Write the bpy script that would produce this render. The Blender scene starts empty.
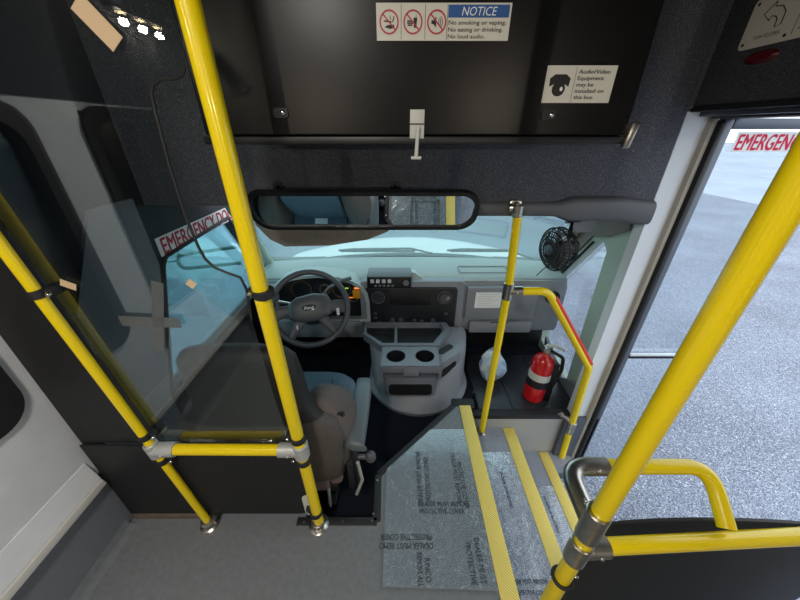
import bpy, bmesh, math, random
from mathutils import Vector, Matrix
random.seed(7)
C = bpy.context.scene.collection
PI = math.pi
V = Vector

# ------------------------------------------------------------------ camera
F = 310.0
TH = math.atan(170.0 / 310.0)
CT, ST = math.cos(TH), math.sin(TH)
CH = 1.2
cd = bpy.data.cameras.new('camera'); cam = bpy.data.objects.new('camera', cd); C.objects.link(cam)
cam.location = (0, 0, CH); cam.rotation_euler = (PI / 2 - TH, 0, 0)
cd.sensor_width = 36; cd.lens = F / 800 * 36; cd.clip_start = 0.01; cd.clip_end = 200
bpy.context.scene.camera = cam

def P(px, py, X=None, Y=None, Z=None):
    """point of a real plane (X=, Y= or Z=) seen at a pixel of the photograph"""
    xn, yn = (px - 400) / F, (py - 300) / F
    d = V((xn, CT - yn * ST, -ST - yn * CT))
    if X is not None: t = X / d.x
    elif Y is not None: t = Y / d.y
    else: t = (Z - CH) / d.z
    return V((0, 0, CH)) + d * t

# ------------------------------------------------------------------ materials
def srgb(h):
    if isinstance(h, str):
        h = h.lstrip('#'); c = [int(h[i:i + 2], 16) / 255 for i in (0, 2, 4)]
    else: c = h
    return tuple(x / 12.92 if x <= .04045 else ((x + .055) / 1.055) ** 2.4 for x in c) + (1,)

def mat(name, col, rough=.5, metal=0, spec=.5, var=0, vscale=30, bump=0, bscale=200, coat=0, col2=None, speck=None):
    m = bpy.data.materials.new(name); m.use_nodes = True
    nt = m.node_tree; N = nt.nodes; L = nt.links
    b = N['Principled BSDF']
    c = srgb(col)
    b.inputs['Base Color'].default_value = c
    b.inputs['Roughness'].default_value = rough
    b.inputs['Metallic'].default_value = metal
    b.inputs['Specular IOR Level'].default_value = spec
    if coat: b.inputs['Coat Weight'].default_value = coat; b.inputs['Coat Roughness'].default_value = .08
    tc = N.new('ShaderNodeTexCoord')
    if var or col2:
        n = N.new('ShaderNodeTexNoise'); n.inputs['Scale'].default_value = vscale; n.inputs['Detail'].default_value = 6
        L.new(tc.outputs['Object'], n.inputs['Vector'])
        r = N.new('ShaderNodeValToRGB')
        if col2: a, d = c, srgb(col2)
        else:
            a = tuple(max(0, x * (1 - var)) for x in c[:3]) + (1,); d = tuple(min(1, x * (1 + var)) for x in c[:3]) + (1,)
        r.color_ramp.elements[0].position = .35; r.color_ramp.elements[0].color = a
        r.color_ramp.elements[1].position = .65; r.color_ramp.elements[1].color = d
        L.new(n.outputs['Fac'], r.inputs['Fac'])
        out = r.outputs['Color']
        if speck:
            n2 = N.new('ShaderNodeTexNoise'); n2.inputs['Scale'].default_value = speck[1]; n2.inputs['Detail'].default_value = 2
            L.new(tc.outputs['Object'], n2.inputs['Vector'])
            r2 = N.new('ShaderNodeValToRGB')
            r2.color_ramp.elements[0].position = speck[2]; r2.color_ramp.elements[0].color = (0, 0, 0, 1)
            r2.color_ramp.elements[1].position = speck[3]; r2.color_ramp.elements[1].color = (1, 1, 1, 1)
            L.new(n2.outputs['Fac'], r2.inputs['Fac'])
            mx = N.new('ShaderNodeMixRGB'); mx.inputs['Color2'].default_value = srgb(speck[0])
            L.new(r2.outputs['Color'], mx.inputs['Fac']); L.new(out, mx.inputs['Color1'])
            out = mx.outputs['Color']
        L.new(out, b.inputs['Base Color'])
    if bump:
        n = N.new('ShaderNodeTexNoise'); n.inputs['Scale'].default_value = bscale; n.inputs['Detail'].default_value = 4
        L.new(tc.outputs['Object'], n.inputs['Vector'])
        bp = N.new('ShaderNodeBump'); bp.inputs['Strength'].default_value = bump; bp.inputs['Distance'].default_value = .002
        L.new(n.outputs['Fac'], bp.inputs['Height']); L.new(bp.outputs['Normal'], b.inputs['Normal'])
    return m

def glassmat(name, tint, refl=1.0, rough=0.0, base=0.04, haze=None, bump=0, bscale=20):
    """clear pane: see-through with a Fresnel-like surface reflection"""
    m = bpy.data.materials.new(name); m.use_nodes = True
    nt = m.node_tree; N = nt.nodes; L = nt.links
    N.remove(N['Principled BSDF']); out = N['Material Output']
    tr = N.new('ShaderNodeBsdfTransparent'); tr.inputs['Color'].default_value = tint + (1,)
    gl = N.new('ShaderNodeBsdfGlossy'); gl.inputs['Roughness'].default_value = rough; gl.inputs['Color'].default_value = (1, 1, 1, 1)
    lw = N.new('ShaderNodeFresnel'); lw.inputs['IOR'].default_value = 1.5
    mu = N.new('ShaderNodeMath'); mu.operation = 'MULTIPLY'; mu.inputs[1].default_value = refl
    ad = N.new('ShaderNodeMath'); ad.operation = 'ADD'; ad.inputs[1].default_value = base; ad.use_clamp = True
    L.new(lw.outputs[0], mu.inputs[0]); L.new(mu.outputs[0], ad.inputs[0])
    mx = N.new('ShaderNodeMixShader'); L.new(ad.outputs[0], mx.inputs['Fac'])
    L.new(tr.outputs[0], mx.inputs[1]); L.new(gl.outputs[0], mx.inputs[2])
    last = mx
    if haze:
        df = N.new('ShaderNodeBsdfDiffuse'); df.inputs['Color'].default_value = srgb(haze[0])
        m2 = N.new('ShaderNodeMixShader'); m2.inputs['Fac'].default_value = haze[1]
        L.new(mx.outputs[0], m2.inputs[1]); L.new(df.outputs[0], m2.inputs[2]); last = m2
        if bump:
            tc = N.new('ShaderNodeTexCoord')
            n = N.new('ShaderNodeTexNoise'); n.inputs['Scale'].default_value = bscale; n.inputs['Detail'].default_value = 5; n.inputs['Distortion'].default_value = 1.5
            L.new(tc.outputs['Object'], n.inputs['Vector'])
            bp = N.new('ShaderNodeBump'); bp.inputs['Strength'].default_value = bump; bp.inputs['Distance'].default_value = .004
            L.new(n.outputs['Fac'], bp.inputs['Height']); L.new(bp.outputs['Normal'], gl.inputs['Normal'])
            r = N.new('ShaderNodeValToRGB'); n3 = N.new('ShaderNodeTexNoise'); n3.inputs['Scale'].default_value = bscale * 1.3
            n3.inputs['Detail'].default_value = 3; n3.inputs['Distortion'].default_value = 3
            L.new(tc.outputs['Object'], n3.inputs['Vector'])
            e = r.color_ramp.elements; e[0].position = .485; e[0].color = (haze[1],) * 3 + (1,); e[1].position = .515; e[1].color = (haze[1],) * 3 + (1,)
            k = e.new(.5); k.color = (haze[2],) * 3 + (1,)
            L.new(n3.outputs['Fac'], r.inputs['Fac']); L.new(r.outputs['Color'], m2.inputs['Fac'])
    L.new(last.outputs[0], out.inputs['Surface'])
    return m

def emit(name, col, s):
    m = bpy.data.materials.new(name); m.use_nodes = True
    b = m.node_tree.nodes['Principled BSDF']
    b.inputs['Base Color'].default_value = srgb(col)
    b.inputs['Emission Color'].default_value = srgb(col); b.inputs['Emission Strength'].default_value = s
    return m

M = dict(
    yellow=mat('yellow powder coat', '#ecd008', .26, coat=.3),
    steel=mat('brushed steel', '#b4b0a8', .3, 1, var=.12, vscale=60),
    silverpaint=mat('grey cast fitting', '#b5b7b6', .45, .35, var=.08),
    black=mat('black plastic', '#151618', .45, bump=.1, bscale=300),
    blackgloss=mat('black satin board', '#0b0c0e', .31, spec=.22, var=.2, vscale=9, bump=.03, bscale=60),
    blackpanel=mat('black textured panel', '#18191c', .6, var=.1, bump=.3, bscale=500),
    rubber=mat('black rubber', '#1b1c1f', .6),
    headcarpet=mat('charcoal headliner carpet', '#3c3e44', .95, spec=.15, col2='#50525a', vscale=260, bump=.8, bscale=420, speck=('#85888f', 420, .6, .72)),
    floor=mat('grey vinyl floor', '#6c7175', .5, spec=.4, col2='#757a7e', vscale=60, bump=.1, bscale=300, speck=('#6a6f74', 700, .6, .7)),
    step=mat('blue grey step vinyl', '#858b96', .5, spec=.4, col2='#8f95a0', vscale=70, bump=.1, bscale=300, speck=('#b0b6c0', 700, .62, .7)),
    cabcarpet=mat('dark cab carpet', '#191c24', .95, spec=.1, var=.3, vscale=200, bump=.6, bscale=400),
    mat=mat('ribbed black floor rubber', '#23262c', .4, var=.2, vscale=40),
    wallwhite=mat('pale fibreglass wall', '#e0e3e8', .5, var=.04, vscale=12, bump=.12, bscale=200),
    ledge=mat('pale wall trim', '#d2d0cb', .45),
    lowcarpet=mat('grey sidewall carpet', '#70747b', .95, spec=.1, col2='#7e828a', vscale=300, bump=.7, bscale=420),
    white=mat('white painted steel', '#dde5ee', .4),
    beige=mat('beige jamb', '#aaa69c', .5),
    greenish=mat('pale green pillar trim', '#a9b8ac', .5),
    gasket=mat('door gasket', '#17191d', .5),
    alu=mat('dark grey anodised aluminium', '#5c626c', .4, .4),
    dash=mat('grey dashboard plastic', '#868b92', .55, bump=.25, bscale=500),
    dashtop=mat('dash top plastic', '#a3afad', .6, bump=.3, bscale=500),
    dashdark=mat('dark dash bezel', '#1c1e22', .4),
    dashblack=mat('deep black trim', '#101114', .5),
    cover=mat('engine cover grey plastic', '#80848c', .5, bump=.2, bscale=400),
    console=mat('console grey plastic', '#6d727a', .42),
    seat=mat('taupe seat fabric', '#605a57', .9, spec=.15, var=.12, vscale=220, bump=.6, bscale=500),
    seatback=mat('dark seat vinyl', '#1f1c1b', .6, var=.1, vscale=60),
    seatlow=mat('brown grey seat vinyl', '#4d4743', .7, var=.1, vscale=60),
    seatblue=mat('blue grey seat fabric', '#5a6a76', .9, spec=.15, var=.1, vscale=260, bump=.6, bscale=500),
    armrest=mat('blue grey vinyl', '#566067', .45),
    seatshell=mat('maroon grey seat shell', '#6a5c5c', .6),
    wheel=mat('steering wheel vinyl', '#43464b', .4, bump=.15, bscale=500),
    wheelhub=mat('steering hub plastic', '#4a4c51', .45, bump=.2, bscale=400),
    chrome=mat('chrome', '#d8d8d8', .12, 1),
    mirror=mat('mirror glass', '#e4ecee', .015, 1),
    red=mat('red paint', '#c4161c', .25, coat=.5),
    redtape=mat('red tape', '#d8301c', .35),
    redlens=mat('dark red reflector', '#5a0c18', .25),
    visor=mat('taupe visor fabric', '#8a8279', .8, var=.06, vscale=60),
    taupetrim=mat('taupe pillar trim', '#8d867e', .6),
    riser=mat('pale grey riser', '#a09f9b', .6),
    headwall=mat('grey speckled headliner carpet', '#4b4d55', .95, spec=.15, col2='#5d6069', vscale=260, bump=.8, bscale=420, speck=('#93969e', 420, .6, .72)),
    trimdark=mat('dark header trim', '#54575c', .5, bump=.1),
    trimgrey=mat('grey trim plastic', '#6f7379', .5, bump=.1),
    label=mat('sign white', '#d6d3c8', .45),
    labelink=mat('ink black', '#1c1a1c', .6),
    signred=mat('sign red', '#b51d2e', .5),
    signblue=mat('sign blue', '#16549a', .5),
    stickwhite=mat('sticker white', '#eef0f0', .45),
    stickred=mat('sticker red', '#e0224e', .45),
    orange=mat('orange label', '#ee9a1c', .5),
    masking=mat('beige masking tape', '#cbb08e', .7),
    leather=mat('visor seam', '#2a2826', .6),
    wood=mat('brown plywood edge', '#6a5d52', .7, var=.15, vscale=40),
    bagblue=mat('blue bag plastic', '#7fb0d8', .35, col2='#e8ecf0', vscale=14),
    navy=mat('navy vinyl', '#1b2233', .6),
    hood=mat('white hood paint', '#eef2f2', .3, coat=.3),
    glare=mat('pale concrete yard', '#a3abb9', .9, spec=.2, var=.10, vscale=.5),  # far ground, distant glare put into its pale colour
    ceiling=mat('ceiling panel', '#3c3e42', .8),
    dim=mat('dim grey display', '#2a3036', .3),
    gold=mat('gauge ring', '#6a5038', .4),
    ivory=mat('ivory plastic tag', '#c9cac4', .5),
    amberled=emit('amber telltale', '#ff8a30', 1.2),
    greenled=emit('green telltale', '#8fd040', 1.0),
    led=emit('warm led', '#ffe2b0', 30),
    switchwhite=mat('white switch legend', '#c8ccd0', .4),
    inkgrey=mat('film print ink', '#2f363c', .6),
)
M['wind'] = glassmat('green tinted windscreen', (.66, .94, .95), .6, base=.01)
M['clear'] = glassmat('clear side glass', (.93, .96, .97), .5, base=.01)
M['tint'] = glassmat('dark tinted window', (.30, .33, .32), 1, base=.02)
M['plexi'] = glassmat('smoked acrylic', (.84, .87, .87), .30, base=.0)
M['film'] = glassmat('clear protective film', (.97, .99, 1.0), 1.2, rough=.2, base=.04, haze=('#b4c4d0', .24, .55), bump=1.0, bscale=6)
M['filmstep'] = glassmat('wrinkled protective film', (.88, .92, .97), 1.6, rough=.18, base=.05, haze=('#dfe6f2', .12, .85), bump=1.0, bscale=24)
M['tape'] = glassmat('clear packing tape', (.85, .86, .86), 1, rough=.2, base=.03, haze=('#8a8c8a', .2))

def translucent(name, col):
    m = bpy.data.materials.new(name); m.use_nodes = True
    N = m.node_tree.nodes; L = m.node_tree.links; b = N['Principled BSDF']; out = N['Material Output']
    b.inputs['Base Color'].default_value = srgb(col); b.inputs['Roughness'].default_value = .5
    t = N.new('ShaderNodeBsdfTranslucent'); t.inputs['Color'].default_value = srgb(col)
    x = N.new('ShaderNodeMixShader'); x.inputs['Fac'].default_value = .6
    L.new(b.outputs[0], x.inputs[1]); L.new(t.outputs[0], x.inputs[2]); L.new(x.outputs[0], out.inputs['Surface'])
    return m
M['vinylwhite'] = translucent('translucent white vinyl', '#f4f6f6')
M['vinylred'] = translucent('translucent red vinyl', '#f0406c')

# ribbed yellow nosing
def nosing_mat():
    m = mat('yellow ribbed nosing', '#e3cd62', .5)
    N = m.node_tree.nodes; L = m.node_tree.links; b = N['Principled BSDF']
    tc = N.new('ShaderNodeTexCoord'); w = N.new('ShaderNodeTexWave'); w.wave_type = 'BANDS'; w.bands_direction = 'DIAGONAL'
    w.inputs['Scale'].default_value = 70; w.inputs['Distortion'].default_value = 1.0
    L.new(tc.outputs['Object'], w.inputs['Vector'])
    r = N.new('ShaderNodeValToRGB'); r.color_ramp.elements[0].color = srgb('#d2b44c'); r.color_ramp.elements[1].color = srgb('#f2e07c')
    r.color_ramp.elements[0].position = .2; r.color_ramp.elements[1].position = .55
    L.new(w.outputs['Fac'], r.inputs['Fac']); L.new(r.outputs['Color'], b.inputs['Base Color'])
    bp = N.new('ShaderNodeBump'); bp.inputs['Strength'].default_value = .5; bp.inputs['Distance'].default_value = .002
    L.new(w.outputs['Fac'], bp.inputs['Height']); L.new(bp.outputs['Normal'], b.inputs['Normal'])
    return m
M['nosing'] = nosing_mat()

def asphalt_mat():
    m = mat('asphalt', '#8c93a2', .85, spec=.3)
    N = m.node_tree.nodes; L = m.node_tree.links; b = N['Principled BSDF']
    tc = N.new('ShaderNodeTexCoord')
    v = N.new('ShaderNodeTexVoronoi'); v.inputs['Scale'].default_value = 140
    L.new(tc.outputs['Object'], v.inputs['Vector'])
    r = N.new('ShaderNodeValToRGB'); e = r.color_ramp.elements
    e[0].position = .12; e[0].color = srgb('#b4bccc'); e[1].position = .62; e[1].color = srgb('#646c7c')
    L.new(v.outputs['Distance'], r.inputs['Fac'])
    n = N.new('ShaderNodeTexNoise'); n.inputs['Scale'].default_value = 1.1; n.inputs['Detail'].default_value = 7
    L.new(tc.outputs['Object'], n.inputs['Vector'])
    r2 = N.new('ShaderNodeValToRGB'); e = r2.color_ramp.elements
    e[0].position = .35; e[0].color = (.82, .82, .82, 1); e[1].position = .7; e[1].color = (1.15, 1.15, 1.15, 1)
    L.new(n.outputs['Fac'], r2.inputs['Fac'])
    mx = N.new('ShaderNodeMixRGB'); mx.blend_type = 'MULTIPLY'; mx.inputs['Fac'].default_value = 1
    L.new(r.outputs['Color'], mx.inputs['Color1']); L.new(r2.outputs['Color'], mx.inputs['Color2'])
    # speckle of single pale stones
    n3 = N.new('ShaderNodeTexNoise'); n3.inputs['Scale'].default_value = 95; n3.inputs['Detail'].default_value = 3
    L.new(tc.outputs['Object'], n3.inputs['Vector'])
    r3 = N.new('ShaderNodeValToRGB'); e = r3.color_ramp.elements; e[0].position = .58; e[0].color = (0, 0, 0, 1); e[1].position = .66; e[1].color = (.7, .7, .7, 1)
    L.new(n3.outputs['Fac'], r3.inputs['Fac'])
    m3 = N.new('ShaderNodeMixRGB'); m3.inputs['Color2'].default_value = srgb('#d5dbe6')
    L.new(r3.outputs['Color'], m3.inputs['Fac']); L.new(mx.outputs['Color'], m3.inputs['Color1'])
    L.new(m3.outputs['Color'], b.inputs['Base Color'])
    bp = N.new('ShaderNodeBump'); bp.inputs['Strength'].default_value = .6; bp.inputs['Distance'].default_value = .006
    L.new(v.outputs['Distance'], bp.inputs['Height']); L.new(bp.outputs['Normal'], b.inputs['Normal'])
    return m
M['asphalt'] = asphalt_mat()

# ------------------------------------------------------------------ mesh builder
def frame(n):
    n = V(n).normalized()
    a = V((0, 0, 1)) if abs(n.z) < .9 else V((1, 0, 0))
    u = a.cross(n).normalized(); return u, n.cross(u).normalized(), n

def fillet(pts, r, n=7):
    pts = [V(p) for p in pts]; out = [pts[0]]
    for i in range(1, len(pts) - 1):
        p, a, b = pts[i], pts[i - 1], pts[i + 1]
        da, db = (a - p), (b - p)
        la, lb = da.length, db.length
        da.normalize(); db.normalize()
        ang = da.angle(db)
        d = min(r / max(math.tan(ang / 2), 1e-3), la * .49, lb * .49)
        s, e = p + da * d, p + db * d
        for k in range(n + 1):
            t = k / n
            out.append(s * (1 - t) ** 2 + p * 2 * t * (1 - t) + e * t * t)
    out.append(pts[-1]); return out

def rrect(w, h, r, n=6):
    """rounded rectangle outline centred on 0,0"""
    pts = []
    for cx, cy, a0 in ((w / 2 - r, h / 2 - r, 0), (-w / 2 + r, h / 2 - r, 90), (-w / 2 + r, -h / 2 + r, 180), (w / 2 - r, -h / 2 + r, 270)):
        for k in range(n + 1):
            a = math.radians(a0 + 90 * k / n); pts.append((cx + r * math.cos(a), cy + r * math.sin(a)))
    return pts

def superring(c, u, v, a, b, n=28, e=3.0):
    c, u, v = V(c), V(u), V(v); out = []
    for k in range(n):
        t = 2 * PI * k / n; ct, st = math.cos(t), math.sin(t)
        out.append(c + u * (a * math.copysign(abs(ct) ** (2 / e), ct)) + v * (b * math.copysign(abs(st) ** (2 / e), st)))
    return out

class MB:
    def __init__(s): s.bm = bmesh.new()
    def _in(s, t, bevel=0, seg=2):
        if bevel:
            es = [e for e in t.edges if len(e.link_faces) == 2 and e.calc_face_angle(0) > .6]
            bmesh.ops.bevel(t, geom=es, offset=bevel, segments=seg, profile=.5, affect='EDGES', clamp_overlap=True)
        me = bpy.data.meshes.new('tmp'); t.to_mesh(me); t.free(); s.bm.from_mesh(me); bpy.data.meshes.remove(me); return s
    def poly(s, verts, faces, bevel=0, seg=2):
        t = bmesh.new(); vs = [t.verts.new(v) for v in verts]
        for f in faces:
            try: t.faces.new([vs[i] for i in f])
            except ValueError: pass
        bmesh.ops.recalc_face_normals(t, faces=t.faces)
        return s._in(t, bevel, seg)
    def box(s, x0, x1, y0, y1, z0, z1, bevel=0, M4=None, seg=2):
        vs = [V((x, y, z)) for x in (x0, x1) for y in (y0, y1) for z in (z0, z1)]
        if M4: vs = [M4 @ v for v in vs]
        return s.poly(vs, [(0, 1, 3, 2), (4, 6, 7, 5), (0, 4, 5, 1), (2, 3, 7, 6), (0, 2, 6, 4), (1, 5, 7, 3)], bevel, seg)
    def hexa(s, bot, top, bevel=0, seg=2):
        vs = [V(p) for p in bot] + [V(p) for p in top]; n = len(bot)
        return s.poly(vs, [tuple(range(n))[::-1], tuple(range(n, 2 * n))] + [(i, (i + 1) % n, n + (i + 1) % n, n + i) for i in range(n)], bevel, seg)
    def prism(s, pts, o, u, v, d, bevel=0, seg=2):
        """outline pts in the u,v frame at o, swept along vector d"""
        o, u, v, d = V(o), V(u), V(v), V(d)
        a = [o + u * p[0] + v * p[1] for p in pts]
        return s.hexa(a, [p + d for p in a], bevel, seg)
    def ring(s, outer, inner, o, u, v, d):
        o, u, v, d = V(o), V(u), V(v), V(d); n = len(outer); vs = []
        for loop in (outer, inner):
            for dd in (V((0, 0, 0)), d):
                vs += [o + u * p[0] + v * p[1] + dd for p in loop]
        f = []
        for i in range(n):
            j = (i + 1) % n
            f += [(i, j, 2 * n + j, 2 * n + i), (n + i, 3 * n + i, 3 * n + j, n + j), (i, n + i, n + j, j), (2 * n + i, 2 * n + j, 3 * n + j, 3 * n + i)]
        return s.poly(vs, f)
    def tube(s, path, r, n=20, closed=False, caps=True):
        path = [V(p) for p in path]; m = len(path); T = []
        for i in range(m):
            a = path[(i - 1) % m] if (closed or i) else path[0]
            b = path[(i + 1) % m] if (closed or i < m - 1) else path[-1]
            T.append((b - a).normalized())
        u = frame(T[0])[0]; vs = []; fs = []
        for i in range(m):
            if i:
                u = (u - T[i] * u.dot(T[i]));
                if u.length < 1e-6: u = frame(T[i])[0]
                u.normalize()
            w = T[i].cross(u); rr = r[i] if isinstance(r, (list, tuple)) else r
            vs += [path[i] + (u * math.cos(2 * PI * k / n) + w * math.sin(2 * PI * k / n)) * rr for k in range(n)]
        for i in range(m if closed else m - 1):
            j = (i + 1) % m
            for k in range(n): fs.append((i * n + k, i * n + (k + 1) % n, j * n + (k + 1) % n, j * n + k))
        if caps and not closed: fs += [tuple(range(n))[::-1], tuple(range((m - 1) * n, m * n))]
        return s.poly(vs, fs)
    def cyl(s, a, b, r, n=24, bevel=0):
        a, b = V(a), V(b); L = (b - a).length; d = (b - a).normalized()
        if bevel: return s.tube([a, a + d * 1e-5, a + d * bevel, b - d * bevel, b - d * 1e-5, b], [1e-4, r - bevel, r, r, r - bevel, 1e-4], n)
        return s.tube([a, b], r, n)
    def lathe(s, prof, o, axis, n=32, caps=True):
        o = V(o); u, w, a = frame(axis)
        return s.loft([[o + a * h + (u * math.cos(2 * PI * k / n) + w * math.sin(2 * PI * k / n)) * max(r, 1e-4) for k in range(n)] for r, h in prof], caps=caps)
    def loft(s, rings, caps=True, closed=True):
        n = len(rings[0]); vs = [p for r in rings for p in r]; fs = []
        for i in range(len(rings) - 1):
            for k in range(n if closed else n - 1):
                fs.append((i * n + k, i * n + (k + 1) % n, (i + 1) * n + (k + 1) % n, (i + 1) * n + k))
        if caps: fs += [tuple(range(n))[::-1], tuple(range((len(rings) - 1) * n, len(rings) * n))]
        return s.poly(vs, fs)
    def ball(s, c, r, sc=(1, 1, 1), n=16):
        t = bmesh.new(); bmesh.ops.create_uvsphere(t, u_segments=n, v_segments=n // 2 + 2, radius=r)
        for v in t.verts: v.co = V((v.co.x * sc[0], v.co.y * sc[1], v.co.z * sc[2])) + V(c)
        return s._in(t)
    def torus(s, c, axis, R, r, n=48, m=10):
        u, w, a = frame(axis); c = V(c)
        return s.tube([c + (u * math.cos(2 * PI * k / n) + w * math.sin(2 * PI * k / n)) * R for k in range(n)], r, m, closed=True)
    def text(s, txt, o, u, v, h, width=None, align='CENTER', shear=0, extr=0, spacing=1, bold=0):
        """flat lettering, cap height h, centred at o in the u,v frame"""
        cu = bpy.data.curves.new('t', 'FONT'); cu.body = txt; cu.size = 1; cu.shear = shear; cu.extrude = extr
        cu.space_character = spacing;  cu.align_x = 'LEFT'; cu.resolution_u = 3
        ob = bpy.data.objects.new('t', cu); C.objects.link(ob)
        dg = bpy.context.evaluated_depsgraph_get(); me = bpy.data.meshes.new_from_object(ob.evaluated_get(dg))
        bpy.data.objects.remove(ob); bpy.data.curves.remove(cu)
        if not len(me.vertices): return s
        xs = [q.co.x for q in me.vertices]; x0, x1 = min(xs), max(xs)
        k = h / .70; kx = k if width is None else width / (x1 - x0)
        off = {'CENTER': (x0 + x1) / 2, 'LEFT': x0, 'RIGHT': x1}[align]
        o, u, v = V(o), V(u), V(v)
        for q in me.vertices: q.co = o + u * ((q.co.x - off) * kx) + v * ((q.co.y - .35) * k)
        s.bm.from_mesh(me)
        if bold:
            for sg in (-1, 1):
                m2 = me.copy(); dd = u * (bold * kx * sg)
                for q in m2.vertices: q.co += dd + v * (bold * k * .5 * sg) + u.cross(v) * (.00012 * (sg + 1.5))
                s.bm.from_mesh(m2); bpy.data.meshes.remove(m2)
        bpy.data.meshes.remove(me); return s
    def build(s, name, m, parent=None, smooth=True, ang=38, subsurf=0):
        me = bpy.data.meshes.new(name); s.bm.to_mesh(me); s.bm.free()
        if smooth:
            for p in me.polygons: p.use_smooth = True
            me.set_sharp_from_angle(angle=math.radians(ang))
        o = bpy.data.objects.new(name, me); C.objects.link(o)
        me.materials.append(M[m] if isinstance(m, str) else m)
        if parent is not None:
            o.parent = parent
            L = parent
            off = V((0, 0, 0))
            while L is not None: off += L.location; L = L.parent
            # nested parents carry their own offset (part meshes sit at 0)
            o.matrix_parent_inverse = Matrix.Identity(4)
            if parent.type == 'EMPTY': o.location = -parent.location
        if subsurf:
            md = o.modifiers.new('sub', 'SUBSURF'); md.levels = md.render_levels = subsurf
        return o

def thing(name, label, cat, loc=(0, 0, 0), group=None):
    o = bpy.data.objects.new(name, None); C.objects.link(o); o.location = loc; o.empty_display_size = .05
    o['label'] = label; o['category'] = cat
    if group: o['group'] = group
    return o
def tag(o, label, cat, group=None):
    o['label'] = label; o['category'] = cat
    if group: o['group'] = group
    return o
def struct(o): o['kind'] = 'structure'; return o
X3, Y3, Z3 = V((1, 0, 0)), V((0, 1, 0)), V((0, 0, 1))

# ================================================================== SETTING
# outside
struct(MB().box(-60, 10.5, -60, 60, -.80, -.72).build('ground', 'asphalt', smooth=False))
struct(MB().box(10.5, 90, -60, 60, -.80, -.715).build('ground', 'glare', smooth=False))
# a seam in the asphalt and far ground with glare painted in pale
# passenger floor with the step well cut out
fl = [(-.94, -3.2), (1.08, -3.2), (1.08, .25), (.345, .25), (.345, 1.13), (.30, 1.13), (-.085, .745), (-.08, .577), (-.335, .577), (-.335, .612), (-.94, .612)]
struct(MB().prism(fl, (0, 0, -.12), X3, Y3, Z3 * .12).build('floor', 'floor', smooth=False))
cabf = [(-.92, .577), (-.09, .577), (-.095, .75), (.29, 1.135), (.36, 1.16), (.96, 1.16), (.96, 2.0), (-.92, 2.0)]
struct(MB().prism(cabf, (0, 0, -.18), X3, Y3, Z3 * .07).build('floor', 'cabcarpet', smooth=False))
struct(MB().box(.345, .605, .25, 1.13, -.26, -.20).box(.345, .36, .25, 1.13, -.2, -.04).build('floor', 'step', smooth=False))
struct(MB().box(.60, .84, .25, 1.13, -.46, -.40).box(.60, .615, .25, 1.13, -.4, -.24).box(.83, .845, .25, 1.13, -.6, -.41).box(.84, .95, 1.04, 1.13, -.46, -.40).build('floor', 'step', smooth=False))
# riser in front of the steps and rear side of the well
struct(MB().box(.345, .93, 1.13, 1.16, -.46, -.125, .003).build('wall_front', 'riser'))
struct(MB().box(.345, 1.05, .225, .25, -.46, -.12).build('wall_back', 'trimgrey'))
struct(MB().box(.30, .94, 1.120, 1.165, -.125, -.098, .004).build('trim_1', 'rubber'))
# dark metal edge round the driver's well
edge = MB()
for a, b in (((-.36, .577), (-.08, .577)), ((-.08, .577), (-.085, .745)), ((-.085, .745), (.30, 1.13))):
    a, b = V((*a, 0)), V((*b, 0)); d = (b - a).normalized(); n = V((-d.y, d.x, 0))
    edge.prism([(0, -.012), ((b - a).length, -.012), ((b - a).length, .014), (0, .014)], a - Z3 * .05, d, n, Z3 * .054, .002)
struct(edge.build('trim_2', 'rubber'))
sc = MB()
for x, y in ((-.335, .575), (-.098, .578), (-.095, .60), (-.2, .577), (-.088, .72)): sc.lathe([(.0045, 0), (.004, .0015), (.001, .002)], (x, y, .0035), Z3, 10)
struct(sc.build('trim_3', 'steel'))
struct(MB().box(.26, .37, 1.095, 1.14, -.02, .006, .004).build('trim_4', 'rubber'))

# left wall, passenger part, windows
def wall_holes(name, m, x0, x1, y0, y1, z0, z1, holes):
    ys = sorted({y0, y1} | {h[i] for h in holes for i in (0, 1)}); b = MB()
    for a, c in zip(ys[:-1], ys[1:]):
        hh = [h for h in holes if h[0] <= a + 1e-6 and h[1] >= c - 1e-6]
        if hh:
            b.box(x0, x1, a, c, z0, hh[0][2]); b.box(x0, x1, a, c, hh[0][3], z1)
        else: b.box(x0, x1, a, c, z0, z1)
    return struct(b.build(name, m, smooth=False))
WZ0, WZ1 = .585, 1.25
lw = [(.285, .548, WZ0, WZ1), (-.42, .12, WZ0, WZ1), (-1.32, -.60, WZ0, WZ1), (-2.3, -1.55, WZ0, WZ1)]
wall_holes('wall_left', 'wallwhite', -.98, -.94, -3.2, .60, .255, 1.75, lw)
struct(MB().box(-.94, -.936, -3.2, .598, 1.275, 1.75).build('wall_left', 'headcarpet', smooth=False))
def window(n, X, inward, y0, y1, mull=None):
    cy, cz, w, h = (y0 + y1) / 2, (WZ0 + WZ1) / 2, y1 - y0, WZ1 - WZ0
    w_ = bpy.data.objects.new('window_%d' % n, None); C.objects.link(w_); w_.location = (X, cy, WZ0); w_['kind'] = 'structure'
    b = MB().ring(rrect(w + .02, h + .03, .07, 8), rrect(w - .05, h - .055, .06, 8), (X, cy, cz), Y3, Z3, X3 * (.012 * inward))
    b.ring(rrect(w + .002, h + .002, .001, 8), rrect(w - .05, h - .055, .06, 8), (X - .035 * inward, cy, cz), Y3, Z3, X3 * (.035 * inward))
    if mull is not None: b.box(*sorted((X - .02 * inward, X + .01 * inward)), mull - .02, mull + .02, WZ0, WZ1)
    b.build('window_frame', 'rubber', w_)
    MB().box(X - .024, X - .020, y0, y1, WZ0, WZ1).build('pane', 'tint', w_, smooth=False)
window(1, -.94, 1, .285, .548)
window(2, -.94, 1, -.42, .12, -.09)
window(3, -.94, 1, -1.32, -.60, -.9)
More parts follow.
